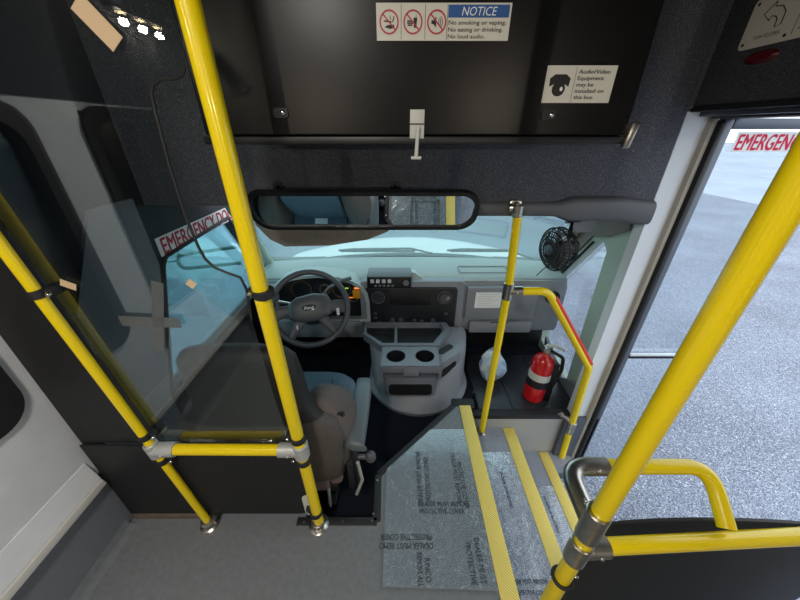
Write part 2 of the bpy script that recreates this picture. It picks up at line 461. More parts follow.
window(4, -.94, 1, -2.3, -1.55, -1.9)
struct(MB().box(-.98, -.94, -3.2, .60, -.12, .26).build('wall_left', 'lowcarpet', smooth=False))
struct(MB().hexa([(-.94, -3.2, .232), (-.94, .575, .232), (-.915, .575, .232), (-.915, -3.2, .232)], [(-.94, -3.2, .262), (-.94, .575, .262), (-.92, .575, .252), (-.92, -3.2, .252)], .002).build('baseboard_left', 'ledge'))
struct(MB().hexa([(-.945, -3.2, .262), (-.945, .575, .262), (-.924, .575, .256), (-.924, -3.2, .256)], [(-.945, -3.2, .33), (-.945, .575, .33), (-.938, .575, .33), (-.938, -3.2, .33)]).build('trim_5', 'wallwhite'))
# floor cove on the left
struct(MB().prism([(0, 0), (.03, 0), (.008, .008), (0, .03)], (-.94, -3.2, 0), X3, Z3, Y3 * 3.77).build('baseboard_left', 'floor'))
# right wall behind the door, ceiling, rear wall
wall_holes('wall_right', 'wallwhite', 1.08, 1.12, -3.2, .25, -.12, 1.75, [(-.95, -.1, WZ0, WZ1), (-2.1, -1.25, WZ0, WZ1)])
window(5, 1.08, -1, -.95, -.1, -.5)
window(6, 1.08, -1, -2.1, -1.25, -1.7)
struct(MB().box(-1.0, 1.14, -3.25, -3.2, -.12, 1.8).build('wall_rear', 'ceiling', smooth=False))
struct(MB().box(-1.0, 1.14, -3.25, 1.18, 1.75, 1.8).build('ceiling', 'ceiling', smooth=False))

# header wall between body and cab
struct(MB().box(-.98, .89, 1.12, 1.17, .965, 1.75, .004).box(.88, .93, 1.116, 1.12, 1.25, 1.75).build('wall_front', 'headwall'))
# white steel post beside the door, beige jamb, cab side
struct(MB().box(.89, .965, 1.12, 1.17, -.45, 1.75).build('wall_right', 'white', smooth=False))
struct(MB().hexa([(.962, 1.10, -.45), (.98, 1.10, -.45), (.98, 1.17, -.45), (.962, 1.17, -.45)], [(.962, 1.10, 1.25), (.98, 1.10, 1.25), (.98, 1.17, 1.25), (.962, 1.17, 1.25)], .006).build('trim_6', 'beige'))
struct(MB().box(.98, 1.0, 1.085, 1.17, -.62, 1.225, .007).box(.95, 1.045, .26, 1.10, 1.230, 1.243, .004).build('trim_7', 'gasket'))
struct(MB().box(.93, 1.06, .25, 1.17, 1.236, 1.262, .004).build('trim_8', 'alu'))
struct(MB().box(.86, 1.03, 1.105, 1.135, -.62, -.10, .004).build('trim_9', 'alu'))

# ---- cab shell
CX = .06
# left side: door panel with the driver's window cut in (polygon with hole as strips)
XL = -.90
win_l = [(.90, .306), (1.78, .306), (1.84, .47), (1.62, .80), (1.12, .775), (1.09, .745)]
def plate_hole(b, X, dx, outer, inner):
    """plate at X with a hole; outer and inner have equal point counts"""
    n = len(outer)
    vs = [(X, *p) for p in outer] + [(X, *p) for p in inner] + [(X + dx, *p) for p in outer] + [(X + dx, *p) for p in inner]
    f = []
    for i in range(n):
        j = (i + 1) % n
        f += [(i, j, n + j, n + i), (2 * n + i, 3 * n + i, 3 * n + j, 2 * n + j), (n + i, n + j, 3 * n + j, 3 * n + i), (i, 2 * n + i, 2 * n + j, j)]
    b.poly(vs, f)
b = MB(); plate_hole(b, XL, -.04, [(.60, -.11), (2.0, -.11), (2.0, .46), (1.56, 1.0), (.9, 1.0), (.60, 1.0)], win_l)
b.box(-.94, -.90, .60, 1.17, 1.0, 1.75)
struct(b.build('wall_left', 'blackpanel', smooth=False))
w_ = bpy.data.objects.new('window_7', None); C.objects.link(w_); w_.location = (XL, 1.4, .46); w_['kind'] = 'structure'
MB().prism([(p[0], p[1]) for p in win_l], (XL - .02, 0, 0), Y3, Z3, X3 * .004).build('pane', 'wind', w_, smooth=False)
MB().tube([(XL + .002, *p) for p in win_l], .009, 8, closed=True).build('window_frame', 'rubber', w_)
struct(MB().box(-.90, -.885, .62, .88, -.1, .29, .01).build('trim_10', 'trimgrey')); struct(MB().box(-.90, -.87, .88, 1.50, -.1, .285, .012).build('trim_21', 'blackpanel'))
struct(MB().prism([(.62, .295), (.875, .295), (1.065, .76), (1.065, 1.0), (.9, 1.0), (.62, .6)], (-.90, 0, 0), Y3, Z3, X3 * .012).build('trim_11', 'trimgrey'))
# right side: low, tall window
XR = .97
win_r = [(1.36, -.13), (1.74, -.06), (1.80, .33), (1.50, .71), (1.43, .735), (1.385, .70)]
b = MB(); plate_hole(b, XR, .05, [(1.17, -.30), (2.0, -.30), (2.0, .46), (1.56, 1.0), (1.3, 1.0), (1.17, 1.0)], win_r)
struct(b.build('wall_right', 'greenish', smooth=False))
w_ = bpy.data.objects.new('window_8', None); C.objects.link(w_); w_.location = (XR, 1.5, -.1); w_['kind'] = 'structure'
MB().prism(win_r, (XR + .03, 0, 0), Y3, Z3, X3 * .004).build('pane', 'clear', w_, smooth=False)
MB().tube([(XR, *p) for p in fillet([win_r[3], win_r[2], (1.785, .2)], .02)], .007, 8).build('window_frame', 'rubber', w_)
struct(MB().prism([(1.17, -.11), (1.62, -.11), (1.66, .02), (1.40, -.09), (1.30, -.02), (1.17, .02)], (.945, 0, 0), Y3, Z3, X3 * .025, .004).build('trim_12', 'trimgrey'))
struct(MB().prism([(1.51, .735), (1.83, .335), (1.93, .44), (1.56, .965), (1.28, .965), (1.28, .83), (1.40, .77)], (XR - .012, 0, 0), Y3, Z3, X3 * .012, .003).build('trim_22', 'taupetrim'))
# windscreen: curved sheet
def ws(u, v):   # u 0..1 left to right, v 0..1 base to top
    a = 2 * u - 1
    bx = CX + a * (.87 - .05 * v); by = 1.95 - .09 * a * a; tx = by - .42
    return V((bx, by * (1 - v) + tx * v, .455 * (1 - v) + .975 * v))
g = [[ws(i / 16, j / 6) for i in range(17)] for j in range(7)]
b = MB(); off = V((0, .006, .005))
b.loft(g, caps=False, closed=False)
w_ = bpy.data.objects.new('window_9', None); C.objects.link(w_); w_.location = (CX, 1.9, .455); w_['kind'] = 'structure'
b.build('windscreen_pane', 'wind', w_)
b = MB(); b.tube([ws(i / 16, -.01) + V((0, 0, -.004)) for i in range(17)], .010, 8); b.build('window_frame', 'rubber', w_)
# A pillars
for s, nm in ((0, 'trim_13'), (1, 'trim_14')):
    c = [ws(s, v) for v in (-.05, .25, .5, .75, 1.05)]; sg = -1 if s == 0 else 1
    rings = [superring(p + V((sg * .030, -.005, 0)), X3, V((0, .72, -.69)).cross(X3), .030, .028, 20, 3) for p in c]
    struct(MB().loft(rings).build(nm, 'greenish' if s == 0 else 'beige'))
# cab roof lining
struct(MB().hexa([(-.94, 1.17, .975), (1.0, 1.17, .975), (1.0, 1.56, .975), (-.94, 1.56, .975)], [(-.94, 1.17, 1.03), (1.0, 1.17, 1.03), (1.0, 1.58, 1.0), (-.94, 1.58, 1.0)]).build('ceiling', 'visor'))
# firewall
struct(MB().box(-.92, .98, 1.95, 2.0, -.3, .44).build('wall_front', 'dashblack', smooth=False))
# long rounded trim under the header, right half
tr = MB()
tr.loft([superring((x, 1.15, .955 - .012 * (x > .8)), Y3, Z3, .05 if x < .55 else .06, .026 + (.018 if x > .56 else 0), 24, 4) for x in (.20, .3, .5, .55, .60, .78, .86, .885)])
struct(tr.build('trim_15', 'trimdark'))

# ================================================================== hood outside
t = thing('vehicle_hood', 'white engine hood of the bus seen past the windscreen base', 'hood', (CX, 2.1, .3))
def hoodp(a, v):
    y = 2.02 + .72 * v - .16 * a * a * v; z = .43 + .035 * math.cos(a * 1.5) - .03 * v - .16 * v ** 5 - .05 * a * a
    return V((CX + a * (.90 - .14 * v), y, z))
b = MB(); b.loft([[hoodp(i / 10 - 1, j / 10) for i in range(21)] for j in range(11)], caps=False, closed=False)
b.loft([[hoodp(i / 10 - 1, 1) + V((0, .03 * k, -.2 * k)) for i in range(21)] for k in range(3)], caps=False, closed=False)
b.loft([[hoodp(s, j / 10) + V((s * .03 * k, 0, -.25 * k)) for j in range(11)] for k in range(3) for s in (1,)], caps=False, closed=False)
b.loft([[hoodp(s, j / 10) + V((s * .03 * k, 0, -.25 * k)) for j in range(11)] for k in range(3) for s in (-1,)], caps=False, closed=False)
b.build('hood_panel', 'hood', t)
b = MB(); b.loft([[V((CX + (i / 10 - 1) * .86, 1.97 + .06 * k - .08 * (i / 10 - 1) ** 2, .445 - .01 * k)) for i in range(21)] for k in range(3)], caps=False, closed=False)
b.build('cowl_grille', 'dashblack', t)
for q, (x0, x1) in enumerate(((-.42, .22), (.32, .86))):
    wv = thing('windscreen_wiper', ('driver side' if q == 0 else 'passenger side') + ' black wiper resting at the windscreen base', 'wiper', (x0, 1.98, .46), 'windscreen wipers')
    MB().tube(fillet([(x1, 1.99 - .1 * q, .468), (x1 - .15, 2.0 - .03 * q, .50), (x0 + .1, 2.02, .488), (x0, 2.02, .478)], .05), .007, 8).build('arm', 'dashblack', wv)
    MB().box(x0 + .02, x1 - .12, 1.985, 1.995, .478, .494, .002).build('blade', 'rubber', wv)

# ================================================================== dashboard
dsh = thing('dashboard', 'grey plastic dashboard spanning the cab beneath the windscreen', 'dashboard', (CX, 1.7, .1))
prof = [(1.62, .10), (1.60, .14), (1.60, .40), (1.625, .45), (1.66, .458), (1.90, .452), (1.92, .40), (1.92, .10)]
b = MB(); rings = []
for i in range(17):
    a = i / 8 - 1; x = CX + a * .90; dy = -.02 * 0 - .0; cap = 1.92 - .08 * a * a
    rings.append([V((x, min(y, cap) - (.0 if y > 1.7 else 0.02 * max(0, abs(a) - .6)), z)) for y, z in prof])
b.loft(rings); b.build('dash_body', 'dash', dsh, ang=30)
b = MB(); b.loft([[V((CX + (i / 8 - 1) * .89, yy if k < 2 else 1.94 - .085 * (i / 8 - 1) ** 2, zz)) for i in range(17)] for k, (yy, zz) in enumerate(((1.612, .44), (1.64, .461), (1.9, .464)))], caps=False, closed=False)
b.build('dash_top', 'dashtop', dsh)
MB().ring(rrect(.30, .10, .01), rrect(.288, .088, .006), (.50, 1.72, .4655), X3, Y3, Z3 * .004).build('top_tray', 'dash', dsh)
# cluster brow and black face
arch = []
for k in range(13):
    a = PI * k / 12; arch.append((-.46 + .285 * math.cos(a), .33 + .175 * math.sin(a) ** .75))
oarch = arch + [(-.745, .20), (-.175, .20)]
iarch = [(-.46 + (p[0] + .46) * .93, .33 + (p[1] - .33) * .90) for p in arch] + [(-.725, .22), (-.195, .22)]
MB().ring(oarch, iarch, (0, 1.55, 0), X3, Z3, Y3 * .12).build('cluster_brow', 'dashtop', dsh)
clu = MB().prism(iarch, (0, 1.588, 0), X3, Z3, Y3 * .03).build('instrument_cluster', 'dashdark', dsh)
for gx, gz, gr in ((-.565, .395, .058), (-.43, .40, .03), (-.335, .40, .052), (-.27, .35, .03)):
    b = MB().torus((gx, 1.586, gz), Y3, gr, .0022, 40, 6)
    for k in range(11):
        a = math.radians(-40 + 26 * k); b.box(-.001, .001, 0, .002, 0, .010, M4=Matrix.Translation((gx, 1.584, gz)) @ Matrix.Rotation(a - PI / 2, 4, 'Y') @ Matrix.Translation((0, 0, gr * .72)))
    g_ = b.build('gauge', 'gold', clu)
    MB().box(-.0012, .0012, 0, .002, 0, gr * .75, M4=Matrix.Translation((gx, 1.583, gz)) @ Matrix.Rotation(.8, 4, 'Y')).build('needle', 'stickred', g_) if False else None
MB().box(-.262, -.225, 1.584, 1.586, .402, .412).build('warning_light', 'amberled', clu)
MB().box(-.30, -.272, 1.584, 1.586, .345, .349).build('warning_light', 'amberled', clu)
MB().box(-.315, -.295, 1.584, 1.586, .404, .411).build('indicator_light', 'greenled', clu)
MB().box(-.272, -.205, 1.578, 1.588, .345, .395, .001).build('orange_label', 'orange', dsh)
# left dash pod: headlamp switch
MB().box(-.80, -.70, 1.565, 1.61, .22, .43, .012).build('switch_pod', 'dash', dsh)
MB().torus((-.745, 1.560, .355), Y3, .030, .005).lathe([(.024, 0), (.024, .006), (.015, .012), (.006, .013)], (-.745, 1.566, .355), -Y3).build('headlamp_switch', 'chrome', dsh)
MB().torus((-.715, 1.56, .255), Y3, .026, .006).build('air_vent', 'dashdark', dsh)
# lower left panel under the wheel
MB().hexa([(-.80, 1.56, .08), (-.22, 1.56, .08), (-.22, 1.62, .08), (-.80, 1.62, .08)], [(-.80, 1.54, .21), (-.22, 1.54, .21), (-.22, 1.62, .21), (-.80, 1.62, .21)], .008).build('knee_panel', 'dash', dsh)
# centre stack
MB().prism(rrect(.60, .40, .03), (.07, 1.575, .255), X3, Z3, Y3 * .05, .006).build('centre_bezel', 'dash', dsh)
rad = MB().prism(rrect(.525, .295, .02), (.065, 1.560, .272), X3, Z3, Y3 * .03, .004).build('radio_panel', 'dashdark', dsh)
vb = MB().torus((-.125, 1.558, .36), Y3, .036, .004)
for k in (-2, -1, 0, 1, 2): vb.box(-.125 - .033, -.125 + .033, 1.553, 1.562, .36 + k * .013 - .0015, .36 + k * .013 + .0015)
vb.build('air_vent', 'wheelhub', rad)
MB().torus((.255, 1.558, .36), Y3, .038, .004).lathe([(.030, 0), (.028, .010), (.012, .012), (.001, .012)], (.255, 1.561, .36), -Y3).build('air_vent', 'wheelhub', rad)
MB().lathe([(.014, 0), (.012, .01), (.001, .011)], (.27, 1.548, .366), -Y3).build('knob', 'steel', rad)
MB().box(-.06, .18, 1.557, 1.562, .31, .385, .002).build('display', 'dashblack', rad)
for x, r in ((-.045, .017), (.005, .017), (.085, .012), (.195, .014)):
    MB().torus((x, 1.557, .205), Y3, r, .002, 24, 6).lathe([(r * .7, 0), (r * .6, .014), (.001, .015)], (x, 1.56, .205), -Y3).build('knob', 'alu', rad)
for x, z in ((-.145, .255), (-.145, .225), (-.125, .195), (.13, .205), (.12, .17), (.27, .255), (.205, .16)):
    MB().box(x - .010, x + .010, 1.552, 1.562, z - .006, z + .006, .002).build('button', 'alu', rad)
# switch pack on dash top, with wedge
sw = MB().box(-.185, .065, 1.565, 1.70, .418, .488, .006).build('switch_panel', 'dashdark', dsh)
for k in range(4): MB().box(-.165 + k * .032, -.145 + k * .032, 1.558, 1.567, .452, .472, .002).build('rocker_switch', 'switchwhite', sw)
for k in range(5): MB().box(-.145 + k * .024, -.130 + k * .024, 1.560, 1.567, .428, .440, .001).build('rocker_switch', 'trimgrey', sw)
MB().lathe([(.017, 0), (.015, .012), (.001, .013)], (.033, 1.566, .452), -Y3).build('knob', 'trimgrey', sw)
MB().hexa([(.065, 1.60, .42), (.19, 1.60, .42), (.15, 1.72, .42), (.065, 1.72, .42)], [(.065, 1.62, .490), (.085, 1.62, .488), (.075, 1.72, .470), (.065, 1.72, .480)], .003).build('switch_shroud', 'dashtop', dsh)
# glove compartment
gb = MB().box(.385, .80, 1.578, 1.62, .20, .415, .01).build('glove_box', 'dash', dsh)
MB().box(.42, .80, 1.572, 1.61, .105, .185, .012).build('lower_panel', 'dash', dsh)
MB().prism(rrect(.12, .02, .008), (.60, 1.574, .172), X3, Z3, Y3 * .01).build('latch', 'dashdark', gb)
dp = MB().box(.435, .585, 1.572, 1.579, .285, .385).build('instruction_label', 'stickwhite', dsh)
b = MB()
for k in range(7): b.box(.45, .57 - .02 * (k % 3), 1.5712, 1.5722, .372 - k * .012, .3745 - k * .012)
b.build('lettering', 'ivory', dp)
MB().torus((.875, 1.565, .36), Y3, .036, .006).lathe([(.032, 0), (.025, .008), (.001, .009)], (.875, 1.572, .36), -Y3).build('air_vent', 'dashdark', dsh)

# steering wheel
WC = V((-.435, 1.30, .442)); WN = V((.22, -.80, .56)).normalized()    # normal towards the driver
WU = WN.cross(Z3).normalized() * -1; WV = WN.cross(WU).normalized()
if WV.z < 0: WV = -WV
if WU.x < 0: WU = -WU
sw = thing('steering_wheel', 'dark grey steering wheel with an oval emblem on its hub', 'steering wheel', WC)
MB().tube([WC + (WU * math.cos(2 * PI * k / 64) + WV * math.sin(2 * PI * k / 64)) * .178 for k in range(64)], .0145, 14, closed=True).build('rim', 'wheel', sw)
def wl(x, y, z=0): return WC + WU * x + WV * y + WN * z
def spoke(pts, w0, w1):
    b = MB(); rings = []
    for i, p in enumerate(pts):
        t_ = i / (len(pts) - 1); d = (V(pts[min(i + 1, len(pts) - 1)]) - V(pts[max(i - 1, 0)])).normalized(); s_ = d.cross(WN).normalized()
        rings.append(superring(p, s_, WN, w0 * (1 - t_) + w1 * t_, .009, 16, 2.6))
    return b.loft(rings)
hubpts = [(-.105, -.03), (-.10, .03), (-.06, .058), (.02, .070), (.085, .058), (.105, .02), (.10, -.035), (.05, -.062), (-.03, -.068), (-.08, -.058)]
hp = []
for i in range(len(hubpts)):    # smooth the outline
    a, c = V((*hubpts[i], 0)), V((*hubpts[(i + 1) % len(hubpts)], 0)); hp += [a, (a + c) / 2]
hr = lambda s, z: [wl(p.x * s, p.y * s, z) for p in hp]
hub = MB().loft([hr(.9, -.045), hr(1.0, -.015), hr(1.0, .006), hr(.93, .018), hr(.75, .026), hr(.4, .030)]).build('hub', 'wheelhub', sw)
for sx in (-1, 1):
    spoke([wl(sx * .09, .0, .004), wl(sx * .13, -.005, 0), wl(sx * .172, -.012, -.002)], .026, .034).build('spoke', 'wheelhub', sw)
    spoke([wl(sx * .05, -.05, .0), wl(sx * .085, -.10, -.004), wl(sx * .11, -.14, -.004)], .026, .016).build('spoke', 'wheel', sw)
em = MB().loft([superring(wl(-.005, .0, .028 + z), WU, WV, .034 * k, .0155 * k, 32, 2) for z, k in ((0, 1), (.003, 1), (.004, .9))]).build('emblem', 'chrome', hub)
MB().loft([superring(wl(-.005, .0, .0325 + z), WU, WV, .0245, .0098, 32, 2) for z in (0, .0004)]).build('emblem_field', 'signblue', hub) if False else None
fld = MB().loft([superring(wl(-.005, 0, .0325 + z), WU, WV, .0305, .0125, 32, 2) for z in (0, .0006)])
fld.build('emblem_field', 'navy', hub)
MB().text('Ford', wl(-.005, 0, .0340), WU, WV, .014, .044, shear=.3, bold=.02).build('lettering', 'stickwhite', hub, smooth=False)
MB().prism(rrect(.014, .036, .006), wl(.128, -.035, .006), WU, WV, WN * .006).build('cruise_switch', 'switchwhite', sw)
MB().prism(rrect(.006, .020, .002), wl(-.07, -.085, .004), WU, WV, WN * .006).build('cruise_switch', 'switchwhite', sw)
# column and stalks
col = thing('steering_column', 'dark steering column with stalks between wheel and dashboard', 'steering column', WC - WN * .1)
MB().loft([superring(WC - WN * d, WU, WV, a, a * 1.0, 20, 2.6) for d, a in ((.045, .05), (.12, .065), (.26, .07), (.34, .07))]).build('shroud', 'dashdark', col)
MB().tube([wl(-.05, .03, -.08), wl(-.09, .04, -.07), wl(-.15, .055, -.06)], [.006, .007, .010], 10).build('turn_signal_stalk', 'steel', col)
MB().tube([wl(.05, .05, -.08), wl(.10, .10, -.07), wl(.17, .125, -.06)], [.006, .007, .009], 10).tube([wl(.17, .125, -.06), wl(.22, .135, -.058)], [.012, .010], 12).build('gear_lever', 'armrest', col)

# ================================================================== engine cover
ec = thing('engine_cover', 'grey moulded engine cover with rounded nose between the seats', 'engine cover', (.09, 1.4, -.11))
def ecring(z, nose, hw, back=1.548, e=2.2):
    pts = []
    n = 24
    for k in range(n + 1):
        a = PI + PI * k / n          # left round the nose to right
        ca, sa = math.cos(a), math.sin(a)
        x = .105 + hw * math.copysign(abs(ca) ** (2 / e), ca)
        y = min(back, (nose + .26) - .26 * abs(sa) ** (2 / e))
        pts.append(V((x, y, z)))
    pts.append(V((.105 + hw, back, z))); pts.append(V((.105 - hw, back, z)))
    return pts
MB().loft([ecring(-.115, 1.125, .285, e=1.9), ecring(-.088, 1.12, .285, e=1.9), ecring(-.075, 1.145, .268, e=1.9), ecring(.0, 1.185, .272, e=2.0), ecring(.08, 1.25, .285), ecring(.135, 1.33, .29, e=2.8), ecring(.165, 1.42, .27), ecring(.17, 1.5, .2)]).build('cover_shell', 'cover', ec, ang=50)
# console
cs = MB()
cs.loft([superring((.052, 1.235, z), X3, Y3, w, d, 32, 6) for z, w, d in ((-.01, .118, .06), (.0, .132, .078), (.125, .138, .085), (.13, .138, .085))])
console = cs.build('console', 'console', ec)
# cup holder tray: plate with two holes
def plate2(b, cx, cy, z, w, d, holes, r, th):
    # half plates with circular cut outs, one per hole, side by side
    n = 32
    for hx in holes:
        hw = w / len(holes) / 2; outer = []; inner = []
        for k in range(n):
            a = 2 * PI * k / n; c, s_ = math.cos(a), math.sin(a); m_ = max(abs(c) / hw, abs(s_) / (d / 2))
            outer.append((hx + c / m_, cy + s_ / m_)); inner.append((hx + c * r, cy + s_ * r))
        b.ring(outer, inner, (0, 0, z), X3, Y3, Z3 * th)
b = MB(); plate2(b, .052, 1.225, .18, .290, .15, (.052 - .0725, .052 + .0725), .048, .03)
b.box(-.09, .194, 1.145, 1.157, .165, .205, .003).box(.015, .09, 1.135, 1.16, .155, .195, .003)
b.box(-.095, -.083, 1.15, 1.30, .12, .21, .003).box(.187, .199, 1.15, 1.30, .12, .21, .003)
tray = b.build('cup_holder_tray', 'console', ec)
for hx in (-.0205, .1245):
    MB().lathe([(.001, .0), (.040, .0), (.046, .06), (.0465, .06), (.047, .085)], (hx, 1.225, .122), Z3, caps=False).build('cup_well', 'dashdark', ec)
MB().prism(rrect(.215, .068, .018), (.052, 1.148, .055), X3, Z3, Y3 * .02).build('pocket', 'dashblack', ec)
# raised shelf behind the cups, running to the dash
b = MB(); o_ = [(-.205, 1.535), (.27, 1.535), (.29, 1.46), (.20, 1.31), (-.10, 1.31), (-.205, 1.42)]
i_ = [(-.19, 1.522), (.235, 1.522), (.25, 1.46), (.175, 1.332), (-.09, 1.332), (-.19, 1.43)]
b.ring(o_, i_, (0, 0, .165), X3, Y3, Z3 * .045)
b.box(-.03, -.015, 1.335, 1.52, .165, .205)
b.build('storage_tray', 'console', ec)
MB().prism(i_, (0, 0, .166), X3, Y3, Z3 * .01).build('tray_floor', 'dashblack', ec)
MB().torus((-.10, 1.44, .178), Z3, .035, .004).build('cup_ring', 'dashdark', ec)
b = MB().hexa([(.20, 1.23, .02), (.32, 1.33, .02), (.32, 1.45, .02), (.20, 1.35, .02)], [(.20, 1.21, .165), (.335, 1.33, .165), (.335, 1.45, .165), (.20, 1.35, .165)], .012)
b.build('side_bin', 'cover', ec)
u_ = V((.12, .105, 0)).normalized()
MB().prism(rrect(.11, .06, .012), V((.262, 1.272, .085)), u_, Z3, V((-.01, .02, 0))).build('pocket', 'dashblack', ec)
MB().prism(rrect(.10, .035, .014), (.245, 1.335, .162), u_, V((-u_.y, u_.x, 0)), Z3 * .008).build('pocket', 'dashblack', ec)
MB().tube(fillet([(.39, 1.20, -.06), (.39, 1.19, -.02), (.38, 1.18, .01)], .01), [.010] * 9 + [.008], 10).build('latch', 'dashblack', ec)
# firewall recess is dark: floor mat of the passenger side
struct(MB().box(.42, .94, 1.165, 1.62, -.112, -.102, .003).box(.60, .607, 1.17, 1.6, -.104, -.098).box(.8, .804, 1.3, 1.6, -.104, -.099).build('trim_16', 'mat'))
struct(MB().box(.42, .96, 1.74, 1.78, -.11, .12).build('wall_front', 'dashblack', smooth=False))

# ================================================================== driver seat
st = thing('driver_chair', 'taupe high-backed driver seat behind the clear barrier', 'seat', (-.45, .9, -.11))
def seatring(y, z, w, d, e=3.2, tilt=.18, cx=-.45, n=36):
    return superring((cx, y, z), X3, V((0, 1, -tilt)).normalized(), w, d, n, e)
# backrest reclines towards the barrier
HR = [(.69, .405, .236, .068), (.685, .44, .197, .064), (.685, .48, .172, .058), (.68, .58, .167, .054), (.675, .65, .160, .048), (.672, .678, .14, .036), (.672, .690, .10, .018)]
MB().loft([seatring(y, z, w, d) for y, z, w, d in HR]).build('headrest', 'seatback', st, ang=60)
BR = [(.70, .11, .235, .05), (.695, .13, .255, .072), (.70, .24, .268, .078), (.695, .33, .268, .075), (.69, .40, .245, .07), (.685, .44, .195, .062), (.685, .48, .170, .056), (.68, .58, .165, .052), (.675, .65, .158, .046), (.672, .675, .14, .035), (.672, .685, .10, .018)]
MB().loft([superring((-.45, y, z), X3, Y3, a, d, 28, 4) for z, y, a, d in ((.19, .755, .13, .02), (.21, .765, .15, .03), (.40, .755, .15, .03), (.50, .735, .135, .025), (.62, .725, .13, .02), (.65, .715, .11, .012))]).build('front_pad', 'seatblue', st, ang=60)
bk = MB().loft([seatring(y, z, w, d) for y, z, w, d in BR]).build('backrest', 'seatlow', st, ang=60)
# fabric bolsters on its front flanks
for sx in (-1, 1):
    MB().loft([superring((-.45 + sx * (x + .010), y - .012, z), X3, Y3, a, d, 20, 2.6) for x, y, z, a, d in ((.19, .745, .13, .045, .05), (.215, .765, .18, .07, .09), (.225, .78, .28, .068, .10), (.212, .775, .37, .058, .088), (.188, .755, .43, .040, .06), (.17, .74, .46, .02, .03))]).build('bolster', 'seat', st, ang=60)
MB().loft([superring((-.45, .90, z), X3, Y3, a, d, 40, 5) for z, a, d in ((.08, .235, .21), (.11, .252, .232), (.17, .255, .238), (.20, .235, .22), (.208, .18, .16))]).build('cushion', 'seatblue', st, ang=60)
for sx in (-1, 1):
    MB().tube([(-.45 + sx * .15, .72, .209), (-.45 + sx * .155, .9, .2125), (-.45 + sx * .145, 1.06, .207)], .0035, 8).build('seam', 'dashblack', st)
MB().box(-.48, -.41, .80, .83, .208, .2115).build('care_label', 'stickwhite', st)
MB().box(-.70, -.22, .66, 1.08, .03, .08, .012).build('seat_pan', 'dashblack', st)
for x in (-.64, -.27): MB().box(x - .02, x + .02, .68, 1.06, -.11, -.085, .003).box(x - .01, x + .01, .72, 1.02, -.09, .04, .003).build('seat_track', 'rubber', st)
MB().loft([superring((x, .655 , z), X3, Y3, .20, .020, 20, 4) for x, z in ((-.45, .08), (-.45, .10), (-.45, .2), (-.45, .22))]).build('back_shell', 'seatshell', st)
# flank panel, maroon-grey lower cushion side
MB().loft([superring((-.232, y, .13), X3, Z3, .03, h, 18, 2.6) for y, h in ((.665, .05), (.70, .07), (.80, .072), (.88, .05))]).build('side_panel', 'seatshell', st)
# slot buckle hole on bolster
MB().ring(rrect(.03, .05, .008), rrect(.014, .034, .004), (-.195, .705, .375), V((.9, .4, 0)).normalized(), Z3, V((-.004, -.008, 0))).build('belt_guide', 'dashblack', st)
ar = MB().loft([superring((-.148 + .018 * (k == 0), y, z), X3, Z3, a, h, 20, 3.4) for k, (y, z, a, h) in enumerate(((.655, .285, .022, .014), (.665, .285, .030, .022), (.75, .285, .033, .026), (.90, .285, .034, .026), (.965, .285, .030, .022), (.975, .285, .018, .012)))])
ar.build('armrest', 'armrest', st, ang=60)
b = MB().tube([(-.16, .68, .26), (-.165, .69, .15), (-.17, .70, .05)], .012, 10).box(-.185, -.165, .66, .74, .05, .2, .005).box(-.16, -.15, .68, .73, .02, .17, .004)
b.build('recliner_bracket', 'rubber', st)
MB().cyl((-.16, .70, .18), (-.115, .70, .18), .010).ball((-.105, .70, .18), .020, (1, 1, 1.2)).build('recliner_knob', 'wheelhub', st)
MB().tube(fillet([(-.145, .665, .2), (-.135, .665, .10), (-.16, .66, .02)], .03), .006, 8).build('recliner_rod', 'silverpaint', st)
MB().tube([(-.26, .66, .08), (-.26, .655, .02), (-.262, .65, -.04)], .006, 8).build('release_lever', 'silverpaint', st)
sb = thing('seat_belt_buckle', 'metal seat belt tongue hanging beside the yellow barrier pole', 'belt buckle', (-.29, .62, .5))
MB().box(-.297, -.283, .60, .607, .47, .525, .001).build('tongue', 'chrome', sb)
MB().box(-.299, -.281, .598, .612, .435, .47, .003).build('buckle', 'dashblack', sb)

# ================================================================== driver barrier
PR = .0165
db = thing('driver_barrier', 'yellow pole barrier with clear upper shield and black lower panel behind driver seat', 'barrier', (-.47, .562, 0))
BX, BY = -.28, .566
LR = .0112
LX0, LX1 = V((-.657, .568, 0)), V((-.835, .568, 1.745))
def lp(z): return LX0 + (LX1 - LX0) * (z / 1.745)
MB().tube([(BX + .003, BY, .01), (BX - .0125, BY, 1.745)], PR, 28).build('pole', 'yellow', db)
MB().tube([lp(.01), lp(1.745)], LR, 28).build('pole', 'yellow', db)
RZ = .405
MB().tube([lp(RZ) + X3 * .04, (BX - .045, BY, RZ)], PR * .95, 28).build('rail', 'yellow', db)
def flange(b, c, r=.034):
    c = V(c); b.lathe([(r, 0), (r, .006), (r * .78, .010), (.023, .014), (.023, .030), (.018, .032)], c, Z3, 28)
    for k in range(3):
        a = k * 2.1 + .4; b.lathe([(.004, 0), (.003, .003), (.001, .003)], c + V((math.cos(a) * r * .82, math.sin(a) * r * .82, .007)), Z3, 10)
b = MB(); flange(b, (BX, BY, 0)); b.build('floor_flange', 'steel', db)
b = MB(); flange(b, LX0, .030); b.build('floor_flange', 'steel', db)
for c, d, sx in ((V((BX, BY, RZ)), Z3, -1), (lp(RZ), (LX1 - LX0).normalized(), 1)):
    b = MB().cyl(c - d * .026, c + d * .026, .0215 if sx < 0 else .018, 24, .002).tube([c, c + X3 * sx * .062], .0205, 24)
    b.ball(c + V((sx * .032, -.021, 0)), .0045); b.build('rail_fitting', 'silverpaint', db)
